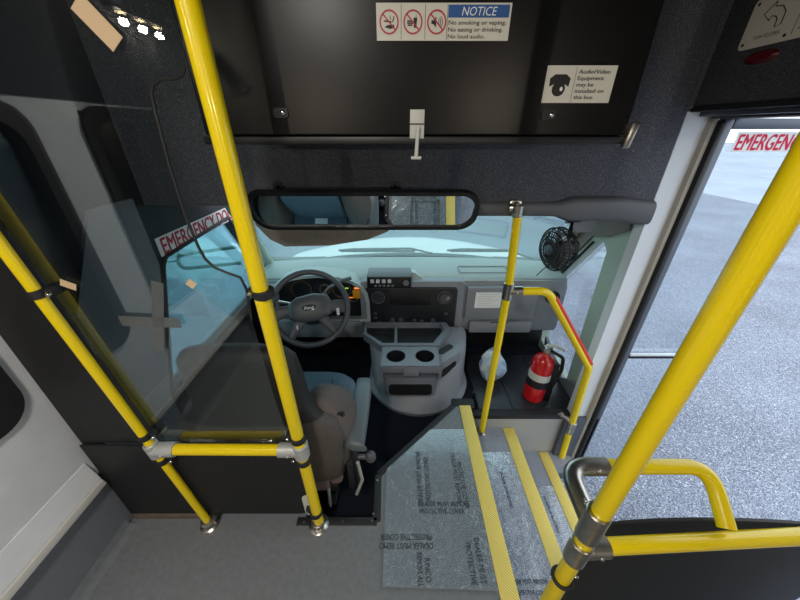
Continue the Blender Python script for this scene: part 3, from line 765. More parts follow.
def clamp(c, d, rr=PR):
    c = V(c); b = MB().cyl(c - d * .009, c + d * .009, rr + .0045, 24, .001)
    b.box(-.034, -.018, .0, .022, -.008, .008, .002, M4=Matrix.Translation(c)); cl = b.build('panel_clamp', 'rubber', db)
    MB().ball(c + V((-.029, -.003, 0)), .0055).build('bolt', 'chrome', cl)
LD = (LX1 - LX0).normalized()
zz = lambda px, py: P(px, py, Y=BY).z
for py in (293, 438, 460, 512): clamp((BX, BY, zz(300, py)), Z3)
for px, py in ((22, 294), (122, 437), (140, 461), (199, 522)):
    z = zz(px, py); c = lp(z); b = MB().cyl(c - LD * .009, c + LD * .009, LR + .004, 24, .001)
    b.box(.010, .030, .0, .022, -.008, .008, .002, M4=Matrix.Translation(c)); cl = b.build('panel_clamp', 'rubber', db)
    MB().ball(c + V((.027, -.004, 0)), .0055).build('bolt', 'chrome', cl)
# clear shield: outline with the long rounded notch on the driver's side
PY = .583
pxs = [(184, 0), (184, 66), (181, 75), (172, 79), (160, 79), (152, 84), (150, 93), (154, 112), (168, 165), (184, 215), (198, 248), (205, 260), (214, 268), (226, 273), (240, 278), (246, 290), (251, 320), (262, 360), (274, 400), (288, 440)]
out = [P(x, y, Y=PY) for x, y in pxs]
out = [V((out[0].x, PY, 1.72))] + out[1:]
zb = RZ + .012
outl = out + [V((-.30, PY, zb)), V((lp(RZ).x + .01, PY, zb)), V((lp(1.72).x + .004, PY, 1.72))]
MB().prism([(p.x, p.z) for p in outl], (0, PY, 0), X3, Z3, Y3 * .005).build('clear_shield', 'plexi', db, smooth=False)
# its dark polished edge along the notch
MB().tube([p + V((0, .0025, 0)) for p in out[1:17]], .0028, 6).build('shield_edge', 'rubber', db)
# lower black panel, rounded on the right
lo = [(-.935, .03), (-.34, .03), (-.315, .045), (-.300, .10), (-.306, .20), (-.312, .30), (-.312, .37), (-.325, .392), (-.935, .392)]
MB().prism(lo, (0, .588, 0), X3, Z3, Y3 * .006).build('lower_panel', 'blackpanel', db, smooth=False)
MB().box(-.93, -.66, .586, .60, .0, .03, .002).build('bottom_batten', 'wood', db)
b = MB().prism(rrect(.045, .12, .02), (-.302, .582, .09), V((1, 0, 0)), Z3, Y3 * .002)
b.build('paper_tag', 'ivory', db)
# black bulkhead strip between pole and wall
MB().prism([(-.938, .392), (-.695, .392), (-.82, 1.5), (-.938, 1.5)], (0, .598, 0), X3, Z3, Y3 * .01).build('side_panel', 'blackpanel', db, smooth=False) 
# leftover film flap and tapes on the shield
for k, (a, c, w) in enumerate((((120, 321), (180, 323), .013), ((157, 282), (159, 352), .012))):
    A, B = P(*a, Y=PY - .003), P(*c, Y=PY - .003); d = (B - A).normalized(); n_ = Y3.cross(d)
    tag(MB().prism([(0, -w), ((B - A).length, -w), ((B - A).length, w), (0, w)], A, d, n_, Y3 * .0008).build('adhesive_tape', 'tape', smooth=False),
        ('level' if k == 0 else 'upright') + ' strip of clear tape stuck on the smoked shield', 'tape', 'clear tape strips on the shield')
for k, (x, y, w, h, r, l) in enumerate(((97, 23, .062, .027, -.9, 'large beige tape patch near the top of the shield'), (68, 285, .030, .016, -.45, 'small slanted beige patch low on the shield by the thin pole'), (191, 284, .017, .017, .78, 'small square beige patch over the mirror seen through the shield'))):
    c = P(x, y, Y=PY - .002); u = V((math.cos(r), 0, math.sin(r))); v_ = V((-math.sin(r), 0, math.cos(r)))
    tag(MB().prism([(-w / 2, -h / 2), (w / 2, -h / 2), (w / 2, h / 2), (-w / 2, h / 2)], c, u, v_, Y3 * .001).build('tape_patch', 'masking', smooth=False), l, 'tape', 'beige patches on the shield')

# ================================================================== overhead cabinet
oc = thing('overhead_cabinet', 'black overhead cabinet above the windscreen with a drop-down lid', 'cabinet', (.04, 1.0, 1.18))
CY = .75
MB().box(-.42, .486, CY + .02, 1.12, 1.185, 1.72, .006).build('body', 'blackgloss', oc, smooth=False)
MB().hexa([(-.415, CY, 1.19), (.483, CY, 1.19), (.483, CY + .02, 1.19), (-.415, CY + .02, 1.19)], [(-.415, CY, 1.70), (.472, CY, 1.70), (.472, CY + .02, 1.70), (-.415, CY + .02, 1.70)], .003).build('lid', 'blackgloss', oc, smooth=False)
MB().box(-.42, .486, CY - .004, CY + .03, 1.172, 1.188, .003).build('bottom_trim', 'black', oc)
MB().hexa([(.476, CY - .012, 1.165), (.492, CY - .012, 1.165), (.492, CY, 1.165), (.476, CY, 1.165)], [(.482, CY - .012, 1.215), (.500, CY - .012, 1.215), (.500, CY, 1.215), (.482, CY, 1.215)], .004).build('end_clip', 'steel', oc)
for px, py in ((281, 113), (548, 115)):
    c = P(px, py, Y=CY); lk = MB().prism(rrect(.030, .018, .006), c + V((0, -.004, 0)), X3, Z3, Y3 * .006).build('lock', 'dashblack', oc)
    MB().ball(c + V((.005, -.006, 0)), .0055, (1, .6, 1)).build('lock_button', 'chrome', lk)
c = P(417, 124, Y=CY)
hs = MB().box(c.x - .015, c.x + .015, CY - .005, CY, c.z - .027, c.z + .026, .001).build('hasp', 'ivory', oc)
MB().box(c.x - .016, c.x + .016, CY - .007, CY - .004, c.z - .001, c.z + .001).build('hinge_line', 'dashblack', hs)
MB().tube([(c.x + .002, CY - .010, c.z - .005), (c.x - .001, CY - .014, c.z - .062)], .0042, 10).tube([(c.x - .012, CY - .014, c.z - .064), (c.x + .010, CY - .014, c.z - .064)], .0035, 10).build('pull_bar', 'ivory', hs)

# ---- signs on it
def S(px, py): return P(px, py, Y=CY - .002)
def quad_sign(name, label, cat, x0, x1, z0, z1, Y):
    t_ = thing(name, label, cat, ((x0 + x1) / 2, Y, z0))
    MB().box(x0, x1, Y - .0015, Y, z0, z1).build('sign_plate', 'label', t_, smooth=False); return t_
a, c = S(377, 41), S(514, 3); nx0, nx1, nz0, nz1 = a.x, c.x * .985, a.z, c.z; W, H = nx1 - nx0, nz1 - nz0; SY = CY - .002
ns = quad_sign('notice_sign', 'white NOTICE sign with three red prohibition symbols on the black cabinet', 'sign', nx0, nx1, nz0, nz1, SY)
L1, L2, L3 = SY - .0020, SY - .0024, SY - .0028
def nX(f): return nx0 + W * f
def nZ(f): return nz0 + H * f
MB().box(nX(.535), nX(.985), L1, L1 + .0004, nZ(.62), nZ(.95)).build('header_band', 'signblue', ns, smooth=False)
MB().text('NOTICE', (nX(.765), L2, nZ(.785)), X3, Z3, H * .23, W * .26, shear=.2, spacing=1.0).build('header_lettering', 'stickwhite', ns, smooth=False)
b = MB()
for k, (s_, w_x) in enumerate((('No smoking or vaping.', .43), ('No eating or drinking.', .41), ('No loud audio.', .28))):
    b.text(s_, (nX(.54), L1, nZ(.49 - k * .185)), X3, Z3, H * .115, W * w_x, align='LEFT', bold=.008)
for f in (.185, .365, .53): b.box(nX(f) - .0004, nX(f) + .0004, L1, L1 + .0003, nZ(.03), nZ(.97))
b.build('lettering', 'labelink', ns, smooth=False)
def circ(b, cx, cz, R, r, Y, sx=1, n=36):
    o_ = [(R * math.cos(2 * PI * k / n) * sx, R * math.sin(2 * PI * k / n)) for k in range(n)]; i_ = [(r * math.cos(2 * PI * k / n) * sx, r * math.sin(2 * PI * k / n)) for k in range(n)]
    b.ring(o_, i_, (cx, Y, cz), X3, Z3, Y3 * .0003)
rb, ib = MB(), MB()
for k in range(3):
    cx, cz = nX(.095 + k * .178), nZ(.5); R = H * .33
    circ(rb, cx, cz, R, R * .86, L2)
    d = V((1, 0, -1)).normalized(); n_ = V((1, 0, 1)).normalized()
    rb.prism([(-R * .9, -R * .06), (R * .9, -R * .06), (R * .9, R * .06), (-R * .9, R * .06)], (cx, L2 - .0003, cz), d, n_, Y3 * .0003)
    bx = lambda x0, x1, z0, z1, ang=0: ib.box(x0 * R, x1 * R, 0, .0003, z0 * R, z1 * R, M4=Matrix.Translation((cx, L1, cz)) @ Matrix.Rotation(ang, 4, 'Y'))
    if k == 0:
        bx(-.55, .25, -.02, .10, .1); bx(.3, .4, .1, .6, .3); bx(.15, .22, .15, .5, -.2)
        ib.prism([(-.5, -.45), (.1, -.55), (.5, -.35), (.45, -.15), (-.1, -.2), (-.5, -.3)] and [(-.5 * R, -.40 * R), (.1 * R, -.55 * R), (.55 * R, -.45 * R), (.5 * R, -.2 * R), (-.1 * R, -.22 * R)], (cx, L1, cz), X3, Z3, Y3 * .0003)
    elif k == 1:
        ib.prism([(.1 * R, -.45 * R), (.35 * R, -.45 * R), (.45 * R, .35 * R), (.05 * R, .35 * R)], (cx, L1, cz), X3, Z3, Y3 * .0003)
        bx(-.6, 0, .02, .14); bx(-.6, 0, -.14, -.02); bx(-.55, -.05, -.3, -.18); bx(.2, .25, .35, .65, .2)
    else:
        ib.prism([(-.55 * R, -.15 * R), (-.35 * R, -.15 * R), (-.05 * R, -.45 * R), (-.05 * R, .45 * R), (-.35 * R, .15 * R), (-.55 * R, .15 * R)], (cx, L1, cz), X3, Z3, Y3 * .0003)
        for q in (.25, .42, .6):
            ib.tube([V((cx, L1, cz)) + V((R * q * math.cos(a_), 0, R * q * math.sin(a_))) for a_ in [math.radians(-50 + 10 * w) for w in range(11)]], .0006, 5)
rb.build('prohibition_rings', 'signred', ns, smooth=False); ib.build('pictograms', 'labelink', ns, smooth=False)
# camera notice
a, c = S(541, 103), S(617, 65.5); vx0, vx1, vz0, vz1 = a.x, P(613, 84, Y=SY).x, a.z, c.z; W2, H2 = vx1 - vx0, vz1 - vz0
vs = quad_sign('camera_notice_sign', 'white sign with a black dome camera symbol on the black cabinet', 'sign', vx0, vx1, vz0, vz1, SY)
qx = lambda f: vx0 + W2 * f
qz = lambda f: vz0 + H2 * f
b = MB()
for k, (s_, w_) in enumerate((('Audio/Video', .45), ('Equipment', .38), ('may be', .25), ('installed on', .42), ('this bus.', .29))):
    b.text(s_, (qx(.46), L1, qz(.84 - k * .17)), X3, Z3, H2 * .105, W2 * w_, align='LEFT', bold=.010)
b.box(qx(.42), qx(.424), L1, L1 + .0003, qz(.02), qz(.98))
b.build('lettering', 'labelink', vs, smooth=False)
b = MB()
b.prism([(-.15, -.06), (-.155, .10), (-.10, .17), (0, .19), (.10, .17), (.155, .10), (.15, -.06), (.06, .0), (-.06, .0)] and [(x * W2, z * H2) for x, z in ((-.14, -.06), (-.15, .16), (-.08, .27), (.08, .27), (.15, .16), (.14, -.06), (.09, .0), (-.09, .0))], (qx(.21), L1, qz(.50)), X3, Z3, Y3 * .0003)
b.prism([(.095 * W2 * math.cos(t_), .20 * H2 * math.sin(t_)) for t_ in [2 * PI * k / 24 for k in range(24)]], (qx(.21), L1 - .0002, qz(.38)), X3, Z3, Y3 * .0003)
b.build('camera_symbol', 'labelink', vs, smooth=False)
MB().prism([(.022 * W2 * math.cos(t_), .06 * H2 * math.sin(t_)) for t_ in [2 * PI * k / 16 for k in range(16)]], (qx(.25), L1 - .0006, qz(.38)), X3, Z3, Y3 * .0003).build('lens_glint', 'stickwhite', vs, smooth=False)

# ================================================================== rear view mirror
MC = V((-.116, 1.0, .972)); MN = V((0, -.868, -.497)).normalized(); MU = X3; MV = V((0, -.497, .868)).normalized()
mr = thing('rearview_mirror', 'long black-framed interior mirror hanging under the cabinet', 'mirror', MC)
MB().prism(rrect(.725, .150, .055, 8), MC - MN * .016, MU, MV, MN * .010, .003).build('mirror_back', 'black', mr)
MB().ring(rrect(.73, .155, .06, 8), rrect(.70, .129, .05, 8), MC - MN * .006, MU, MV, MN * .010).build('mirror_frame', 'black', mr)
MB().prism(rrect(.702, .131, .05, 8), MC - MN * .004, MU, MV, MN * .002).build('mirror_glass', 'mirror', mr, smooth=False)
for x in (-.3, .1): MB().tube([MC + V((x, 0, 0)) - MN * .012, V((MC.x + x, 1.115, 1.03))], .007, 10).lathe([(.018, 0), (.018, .006)], (MC.x + x, 1.112, 1.03), Y3, 16).build('mount', 'black', mr)

# sun visor
A = [P(x, y, Y=1.24) for x, y in ((247, 205), (256, 226), (270, 240), (285, 247), (330, 246), (368, 240), (388, 232), (402, 205))]
sv = MB().hexa([p for p in A], [p + V((0, .018, .004)) for p in A], .004).tube([A[0] + V((.02, .01, 0)), V((A[0].x + .02, 1.25, .98))], .006, 8).build('sun_visor', 'visor')
tag(sv, 'taupe sun visor folded down behind the long mirror', 'sun visor')

# ================================================================== entry handrail
eh = thing('entry_handrail', 'yellow pole and branching rail with red tape rising from the steps', 'handrail', (.43, 1.1, -.2))
MB().tube([(.43, 1.10, -.19), (.43, 1.10, .61)], .0155, 24).tube([(.43, 1.10, .66), P(518, 212, Y=1.08)], .0155, 24).build('pole', 'yellow', eh)
c = V((.43, 1.10, .637)); b = MB().cyl(c - Z3 * .035, c + Z3 * .035, .0205, 24, .002).tube([c, c + X3 * .055], .020, 20)
b.ball(c + V((.03, -.02, 0)), .005); b.build('rail_fitting', 'steel', eh)
path = fillet([(.48, 1.10, .637), (.59, 1.10, .637), (.868, 1.10, .245), (.905, 1.10, -.40)], .07, 9)
MB().tube(path, .0165, 24).build('branch_rail', 'yellow', eh)
tp = [p + V((.0065, -.004, .009)) for p in path if .60 < p.x and p.z > .26]
a_, b_ = V((.615, 1.10, .602)), V((.858, 1.10, .262)); o_ = V((.009, -.006, .0065))
MB().tube([a_ + o_, b_ + o_], .0095, 16).build('red_tape', 'redtape', eh)
top = P(518, 208, Y=1.08)
b = MB().cyl(top - Z3 * .03, top + Z3 * .012, .019, 20, .003).tube([top, top + V((0, .04, 0))], .016, 16).lathe([(.024, 0), (.024, .006), (.018, .010)], top + V((0, .035, 0)), -Y3).lathe([(.016, 0), (.012, .01), (.002, .012)], top + V((-.022, .0, 0)), -X3)
b.build('top_bracket', 'steel', eh)
b = MB(); b.lathe([(.024, 0), (.024, .004), (.018, .007), (.018, .018)], (.43, 1.10, -.20), Z3); b.build('floor_flange', 'steel', eh)
c = V((.893, 1.10, -.16)); b = MB().cyl(c - Z3 * .04, c + Z3 * .04, .020, 20, .002).tube([c + Z3 * .03, c + V((-.03, .01, .055)), c + V((-.055, .028, .058))], .010, 12)
b.lathe([(.020, 0), (.020, .005)], c + V((-.055, .024, .058)), Y3, 16); b.build('wall_bracket', 'steel', eh)

# fan
FC = V((.650, 1.25, .758)); FA = V((-.93, -.24, -.02)).normalized()
fn = thing('cab_fan', 'small round black cab fan mounted by the windscreen pillar', 'fan', FC)
u, w, a = frame(FA); b = MB()
for r, h in ((.090, 0), (.090, -.028), (.074, .014), (.056, .020), (.038, .023), (.08, -.045), (.06, -.055)): b.torus(FC + FA * h, FA, r, .0028, 40, 6)
for k in range(36):
    t_ = 2 * PI * k / 36; d = u * math.cos(t_) + w * math.sin(t_)
    b.tube([FC + d * .022 + FA * .024, FC + d * .06 + FA * .020, FC + d * .090, FC + d * .090 - FA * .028, FC + d * .05 - FA * .06], .0018, 5)
b.build('guard', 'dashblack', fn)
MB().lathe([(.001, 0), (.024, 0), (.024, .006), (.018, .010), (.001, .011)], FC + FA * .018, FA).build('badge', 'alu', fn)
for k in range(5):
    t_ = 2 * PI * k / 5; d = u * math.cos(t_) + w * math.sin(t_); d2 = u * math.cos(t_ + .9) + w * math.sin(t_ + .9); dm = (d + d2).normalized()
    q = [FC + d * .018 - FA * .004, FC + d * .078 - FA * .002, FC + dm * .082 - FA * .012, FC + d2 * .076 - FA * .022, FC + d2 * .018 - FA * .018]
    MB().hexa(q, [p - FA * .002 for p in q]).build('blade', 'trimgrey', fn)
MB().lathe([(.001, 0), (.036, 0), (.036, .065), (.028, .075), (.001, .076)], FC - FA * .03, -FA).build('motor', 'dashdark', fn)
MB().tube(fillet([FC - FA * .07, FC - FA * .06 + V((.01, .02, .07)), P(573, 222, Y=1.27)], .03), .009, 10).lathe([(.028, 0), (.028, .014)], P(573, 219, Y=1.27), V((0, -.4, -1))).build('bracket', 'dashblack', fn)
MB().tube(fillet([FC - FA * .08, FC + V((.10, .1, -.06)), V((.80, 1.60, .52)), V((.78, 1.62, .47))], .05), .0025, 6).build('cable', 'dashblack', fn)
MB().loft([superring(P(586, 224, Y=1.26) + V((0, .02 * k, 0)), X3, Z3, .05 - .006 * k, .035 - .003 * k, 20, 3) for k in range(3)]).build('mounting_plate', 'dash', fn)

# ================================================================== fire extinguisher
EX, EY = .735, 1.255
EXT = V((.07, .05, 1)).normalized(); e0 = V((EX, EY, -.105))
fe = thing('fire_extinguisher', 'small red fire extinguisher standing on the cab floor beside the door', 'fire extinguisher', e0)
MB().lathe([(.001, 0), (.048, 0), (.054, .008), (.055, .02), (.055, .24), (.050, .262), (.035, .28), (.020, .288), (.018, .30)], e0, EXT).build('cylinder', 'red', fe, ang=60)
MB().lathe([(.0556, .145), (.0562, .147), (.0562, .185), (.0556, .187)], e0, EXT).build('label_band', 'ivory', fe)
MB().lathe([(.0556, .10), (.058, .102), (.058, .142), (.0556, .144)], e0, EXT).build('strap', 'dashblack', fe)
MB().box(EX + .03, EX + .085, EY - .03, EY + .04, -.105, .15, .006).build('bracket', 'dashblack', fe)
tp_ = e0 + EXT * .30
MB().cyl(tp_, tp_ + EXT * .045, .017, 16, .002).box(-.02, .02, -.012, .012, 0, .02, .003, M4=Matrix.Translation(tp_ + EXT * .02)).build('valve', 'steel', fe)
MB().tube([tp_ + V((-.01, 0, .045)), tp_ + V((.03, -.01, .052)), tp_ + V((.075, -.02, .028))], [.009, .009, .007], 10).tube([tp_ + V((0, 0, .02)), tp_ + V((.06, -.02, .0))], .006, 10).build('lever', 'silverpaint', fe)
MB().tube(fillet([tp_ + V((.015, -.01, .02)), tp_ + V((.075, -.03, -.01)), tp_ + V((.085, -.03, -.09)), e0 + V((.072, -.035, .12))], .03), .009, 10).build('hose', 'dashblack', fe)
MB().torus(tp_ + V((-.01, -.012, .03)), V((0, 1, .2)), .012, .0018, 20, 6).build('pull_pin', 'chrome', fe)

# crumpled bag with bottles beside the engine cover
bg = thing('plastic_bag', 'crumpled pale blue plastic bag on the cab floor beside the engine cover', 'bag', (.52, 1.42, -.1))
rings = []
for j in range(11):
    v_ = j / 10; rr = .085 * math.sin(PI * (.12 + .80 * v_)) ** .6
    rings.append([V((.535 + .8 * rr * (1 + .22 * math.sin(3 * t_ + 5 * v_) + .12 * math.sin(7 * t_ - 9 * v_)) * math.cos(t_), 1.40 + rr * .9 * (1 + .2 * math.sin(2 * t_ + 7 * v_)) * math.sin(t_), -.10 + .20 * v_ + .01 * math.sin(5 * t_))) for t_ in [2 * PI * k / 30 for k in range(30)]])
MB().loft(rings).build('bag_body', 'bagblue', bg, ang=180)

# ================================================================== step nosings and film
for i, (x0, x1, z) in enumerate(((.293, .347, 0), (.55, .607, -.2), (.782, .835, -.4))):
    struct(MB().box(x0, x1, .26 if i else -.6, 1.105 if i == 0 else 1.125, z, z + .004, .001).box(x1 - .004, x1 + .002, .26, 1.12, z - .03, z + .003, .001).build('trim_%d' % (17 + i), 'nosing'))
FY0, FY1 = .40, .955
fp = [(-.052, FY0), (.291, FY0 - .01), (.291, FY1), (.14, FY1), (-.055, .765)]
film = tag(MB().prism(fp, (0, 0, .0045), X3, Y3, Z3 * .0008).build('floor_film', 'film', smooth=False), 'clear printed protective film lying on the grey floor beside the driver well', 'film')
def ftext(b, s_, x, y, rot, z=.0058, h=.017, w=None):
    u = V((math.cos(rot), math.sin(rot), 0)); v_ = V((-math.sin(rot), math.cos(rot), 0)); b.text(s_, (x, y, z), u, v_, h, w, bold=.02)
b = MB()
p = lambda x, y: P(x, y, Z=.006)
for (x, y), s_, rot, w in (((444, 504), 'DEALER MUST REMOVE', 0, .185), ((442, 511), 'PROTECTIVE COVER', 0, .16),
                           ((406, 537), 'PROTECTIVE COVER', PI, .17), ((406, 546), 'DEALER MUST REMO', PI, .175),
                           ((419, 476), 'DEALER MUST REMOVE', PI / 2, .21), ((427, 478), 'PROTECTIVE COVER', PI / 2, .18),
                           ((456, 476), 'DEALER MUST REMOVE', -PI / 2, .20), ((463, 484), 'PROTECTIVE COVER', -PI / 2, .18),
                           ((420, 569), 'REMOVE ALL', -PI / 2, .085), ((428, 570), 'RINCO', -PI / 2, .06),
                           ((471, 563), 'PROTECTIVE', -PI / 2, .11), ((480, 560), 'DEALER MUST', -PI / 2, .12)):
    q = p(x, y); ftext(b, s_, q.x, q.y, rot, w=w)
b.build('lettering', 'inkgrey', film, smooth=False)
for i, (x0, x1, z, nm) in enumerate(((.352, .547, -.198, 'upper'), (.612, .779, -.398, 'lower'))):
    n = 20; y0, y1 = .28, (.98 if i == 0 else .93); rows = []
    for j in range(n + 1):
        y = y0 + (y1 - y0) * j / n
        rows.append([V((x0 + (x1 - x0) * k / 10, y, z + .004 + .002 * math.sin(9 * k + 23 * y) * math.sin(31 * y + k))) for k in range(11)])
    f = tag(MB().loft(rows, caps=False, closed=False).build('step_film', 'filmstep'), 'wrinkled clear film covering the %s entry step' % nm, 'film', 'films on the steps')
    b = MB()
    for (yy, s_, rot, w) in ((.80, 'DEALER MUST REMOVE', PI / 2, .16), (.45, 'PROTECTIVE COVER', 0, .12), (.48, 'DEALER MUST REMOVE', 0, .14)):
        ftext(b, s_, (x0 + x1) / 2 + .02 * (yy > .6), yy, rot, z + .0068, .012, w)
    b.build('lettering', 'inkgrey', f, smooth=False)

# ================================================================== door side
# operator cover above the door
dc = thing('door_operator_cover', 'black box cover above the passenger door opening', 'cover', (.98, .7, 1.25))
MB().box(.895, 1.07, -.2, 1.118, 1.262, 1.75, .006).build('cover_shell', 'headcarpet', dc)
MB().box(.892, .905, -.2, 1.118, 1.248, 1.264, .003).build('bottom_lip', 'rubber', dc)
MB().ball(P(692, 107, X=.893), .003).build('rivet', 'steel', dc)
DX = .893
def D(px, py): return P(px, py, X=DX)
a, c, e = D(737, 52), D(755, 2), D(800, 42)
y1 = a.y; z0 = a.z; z1 = z0 + .102; y0 = y1 - .30
ds = thing('door_instruction_sign', 'beige sign with a curved arrow outline above the passenger door', 'sign', (DX, y1, z0))
MB().prism(rrect(y1 - y0, z1 - z0, .012), (DX - .002, (y0 + y1) / 2, (z0 + z1) / 2), Y3, Z3, X3 * .002).build('sign_plate', 'label', ds, smooth=False)
U = -Y3; cx = y1 - .066
arrow = [(-.045, .008), (-.012, .036), (-.012, .022), (.015, .018), (.034, 0), (.036, -.032), (.016, -.036), (.014, -.016), (.004, -.006), (-.012, -.002), (-.014, -.014)]
b = MB(); b.tube([V((DX - .0025, cx, z0 + .060)) + U * x * .66 + Z3 * z_ * .72 for x, z_ in arrow], .0011, 5, closed=True)
b.text('PUSH TO OPEN', (DX - .0028, cx, z0 + .021), U, Z3, .0075, .062)
b.box(DX - .003, DX - .0025, y1 - .126, y1 - .125, z0 + .01, z1 - .01)
for k in range(8): b.box(DX - .003, DX - .0025, y1 - .28, y1 - .135, z0 + .018 + k * .009, z0 + .0195 + k * .009)
b.build('lettering', 'labelink', ds, smooth=False)
for dy, dz in ((.012, .011), (.012, .091), (.112, .011)): MB().ball((DX - .003, y1 - dy, z0 + dz), .0035, (.5, 1, 1), 10).build('screw', 'rubber', ds)
c = D(760, 57); rf = MB(); rf.loft([superring(c + V((.004 - .005 * k, 0, 0)), Y3, Z3, .045 - .006 * k, .016 - .004 * k, 28, 2.2) for k in range(3)])
tag(rf.build('red_reflector', 'redlens'), 'dark red oval reflector under the arrow sign', 'reflector')

# open door leaf, folded outward, seen edge-on beyond the jamb
dl = bpy.data.objects.new('door_1', None); C.objects.link(dl); dl.location = (1.05, 1.1, -.55); dl['kind'] = 'structure'
LY = 1.12; lx0, lx1, lz0, lz1 = 1.002, 1.40, -.56, 1.232
MB().box(lx0, lx0 + .035, LY - .015, LY + .015, lz0, lz1, .006).box(lx1 - .04, lx1, LY - .015, LY + .015, lz0, lz1, .006).box(lx0 + .036, lx1 - .041, LY - .014, LY + .014, lz1 - .03, lz1, .004).box(lx0 + .036, lx1 - .041, LY - .014, LY + .014, lz0, lz0 + .05, .004).build('door_frame', 'alu', dl)
MB().box(lx0 + .03, lx1 - .03, LY - .003, LY + .003, lz0 + .03, lz1 - .02).build('pane', 'clear', dl, smooth=False)
zb_ = P(640, 356, Y=LY - .01).z
gbar = MB().box(lx0 + .036, lx1 - .041, LY - .014, LY - .004, zb_ - .012, zb_ + .004, .001).build('glazing_bar', 'dashblack', dl)
MB().box(lx0 + .036, lx1 - .041, LY - .017, LY - .005, zb_ + .004, zb_ + .014, .001).build('bar_edge', 'white', dl)
es = thing('emergency_sticker', 'white sticker with slanted red EMERGENCY lettering on the door glass', 'sticker', (1.2, LY, 1.12))
a, c = P(730, 152, Y=LY - .005), P(740, 132, Y=LY - .005); sx0 = a.x; sz0, sz1 = a.z, c.z
MB().box(sx0, sx0 + .34, LY - .0055, LY - .0045, sz0, sz1).build('sticker_base', 'vinylwhite', es, smooth=False)
MB().text('EMERGENCY EXIT', (sx0 + .008, LY - .0062, (sz0 + sz1) / 2), X3, Z3, (sz1 - sz0) * .78, .46, align='LEFT', shear=.1).build('lettering', 'stickred', es, smooth=False) if False else \
    MB().text('EMERGENCY', (sx0 + .008, LY - .0062, (sz0 + sz1) / 2), X3, Z3, (sz1 - sz0) * .80, .226, align='LEFT', shear=.0, bold=.03).build('lettering', 'vinylred', es, smooth=False)
# driver door sticker
A0, A1 = P(165, 264, X=XL + .004), P(245, 208, X=XL + .004)
y0_, y1_ = A0.y, A0.y + .64; z0_, z1_ = .768, .838
e2 = thing('emergency_sticker', 'white sticker reading EMERGENCY DOOR over the driver window', 'sticker', (XL, y0_, z0_))
MB().box(XL + .001, XL + .0025, y0_, y1_, z0_ + .012, z1_ + .012).build('sticker_base', 'stickwhite', e2, smooth=False)
MB().text('EMERGENCY DOOR', (XL + .0032, y0_ + .02, (z0_ + z1_) / 2 + .012), Y3, Z3, .060, .60, align='LEFT', bold=.03).build('lettering', 'signred', e2, smooth=False)
# outside driver mirror seen through the door window
om = thing('exterior_mirror', 'black exterior mirror on tubular arms outside the driver window', 'mirror', (-1.0, 1.55, .5))
MB().tube(fillet([(-.95, 1.74, .60), (-1.22, 1.60, .60), (-1.22, 1.60, .52), (-.95, 1.74, .50)], .04), .010, 10).build('arm', 'rubber', om)
MB().loft([superring((-1.24, 1.57 + .03 * k, .62), X3, Z3, .06 - .015 * (k == 1), .05 - .012 * (k == 1), 24, 2.5) for k in (0, 1)]).build('housing', 'dashblack', om)
MB().loft([superring((-1.24, 1.565 + .002 * k, .62), X3, Z3, .05, .04, 24, 2.5) for k in (0, 1)]).build('mirror_glass', 'mirror', om)

# door barrier (right foreground)
QX, QY = .358, .305
QZ = .468
rb_ = thing('door_barrier', 'yellow pole and rail barrier with black panel beside the entry steps', 'barrier', (QX, QY, 0))
MB().tube([(QX - .005, QY, .01), (QX + .020, QY, 1.745)], PR, 32).build('pole', 'yellow', rb_)
b = MB(); flange(b, (QX, QY, 0)); b.build('floor_flange', 'steel', rb_)
RE = V((1.07, .336, QZ)); RS = V((QX, QY, QZ)); RD = (RE - RS).normalized()
MB().tube([RS + RD * .045, RE], PR * .95, 32).build('rail', 'yellow', rb_)
b = MB().cyl((QX, QY, .424), (QX, QY, .492), .0208, 28, .002).tube([RS, RS + RD * .055], .0203, 28).ball(RS + RD * .035 + V((0, -.020, 0)), .0045)
b.build('rail_fitting', 'steel', rb_)
b = MB().cyl((QX, QY, .516), (QX, QY, .600), .0208, 28, .002)
pth = fillet([(QX, QY, .552), (QX, .412, .566), (QX + .085, .412, .566)], .045, 9)
b.tube(pth, .0185, 24).ball((QX - .002, QY + .03, .577), .005).ball((QX + .058, .412 - .016, .574), .005)
b.build('elbow_fitting', 'steel', rb_)
MB().tube(fillet([(QX + .075, .412, .566), (.665, .412, .566), (.655, .325, .50)], .05, 9), .0158, 24).build('assist_rail', 'yellow', rb_)
zc = .335
b = MB().torus((QX, QY, zc), Z3, .0195, .0045).box(QX + .014, QX + .04, QY + .005, QY + .024, zc - .008, zc + .008, .003); cl = b.build('panel_clamp', 'rubber', rb_)
MB().ball((QX + .032, QY + .002, zc), .0045).build('bolt', 'chrome', cl)
pan = [(.385, .04), (1.07, .04), (1.07, .44)]
for k in range(21):
    x = 1.0 - (1.0 - .39) * k / 20; tt = (x - .39) / .61; pan.append((x, .442 + .046 * math.sin(PI * tt ** .75) ** .7))
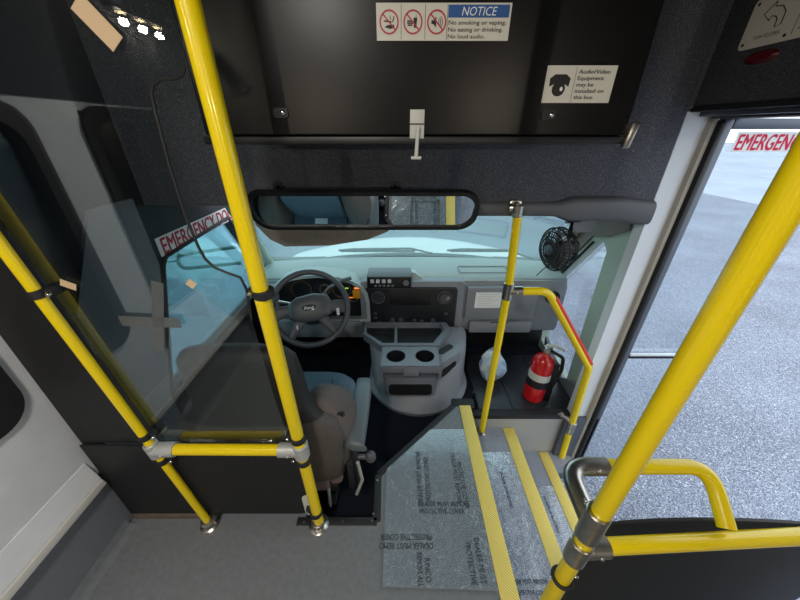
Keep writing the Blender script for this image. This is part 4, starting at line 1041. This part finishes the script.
MB().prism(pan, (0, .345, 0), X3, Z3, Y3 * .006).build('lower_panel', 'blackpanel', rb_, smooth=False)

# ceiling cove lamps
for i, (x, y, z, e_) in enumerate(((-.89, -.22, 1.53, 1.3), (-.89, -2.6, 1.45, 10), (1.02, -2.6, 1.45, 10))):
    sg = 1 if x < 0 else -1
    l_ = thing('cove_lamp', 'small warm three-dot lamp in the ceiling cove', 'lamp', (x, y, z), 'cove lamps above the side windows')
    MB().box(x - .02, x + .02, y - .14, y + .14, z, z + .03, .005).build('housing', 'dashdark', l_)
    for k in (-1, 0, 1):
        MB().lathe([(.001, 0), (.012, 0), (.012, .004), (.001, .006)], (x + .0, y + k * .085, z + .001), -Z3, 16).build('led', 'led', l_)
        ld = bpy.data.lights.new('cove_light', 'POINT'); ld.shadow_soft_size = .012; ld.energy = e_; ld.color = (1, .86, .66)
        lo_ = bpy.data.objects.new('cove_light', ld); C.objects.link(lo_); lo_.location = (x, y + k * .085, z - .025)
for i, (x, y, e_) in enumerate(((-.35, -.35, 15),)):  # added fill lamp, out of view, brightens the interior
    dl_ = thing('fill_lamp', 'added flat round fill lamp on the unseen bus ceiling', 'lamp', (x, y, 1.75))
    MB().lathe([(.11, 0), (.11, .01), (.09, .02), (.001, .021)], (x, y, 1.75), -Z3).build('housing', 'stickwhite', dl_)
    ld = bpy.data.lights.new('fill_light', 'AREA'); ld.shape = 'DISK'; ld.size = .2; ld.energy = e_; ld.color = (1, .95, .88)
    lo_ = bpy.data.objects.new('fill_light', ld); C.objects.link(lo_); lo_.location = (x, y, 1.725)

# ================================================================== world and view
w = bpy.data.worlds.new('world'); bpy.context.scene.world = w; w.use_nodes = True
bgn = w.node_tree.nodes['Background']; bgn.inputs['Color'].default_value = (.86, .93, 1.0, 1); bgn.inputs['Strength'].default_value = 2.2
vs_ = bpy.context.scene.view_settings
vs_.view_transform = 'Standard'; vs_.look = 'None'; vs_.exposure = 0.0; vs_.gamma = 1; vs_.use_curve_mapping = False
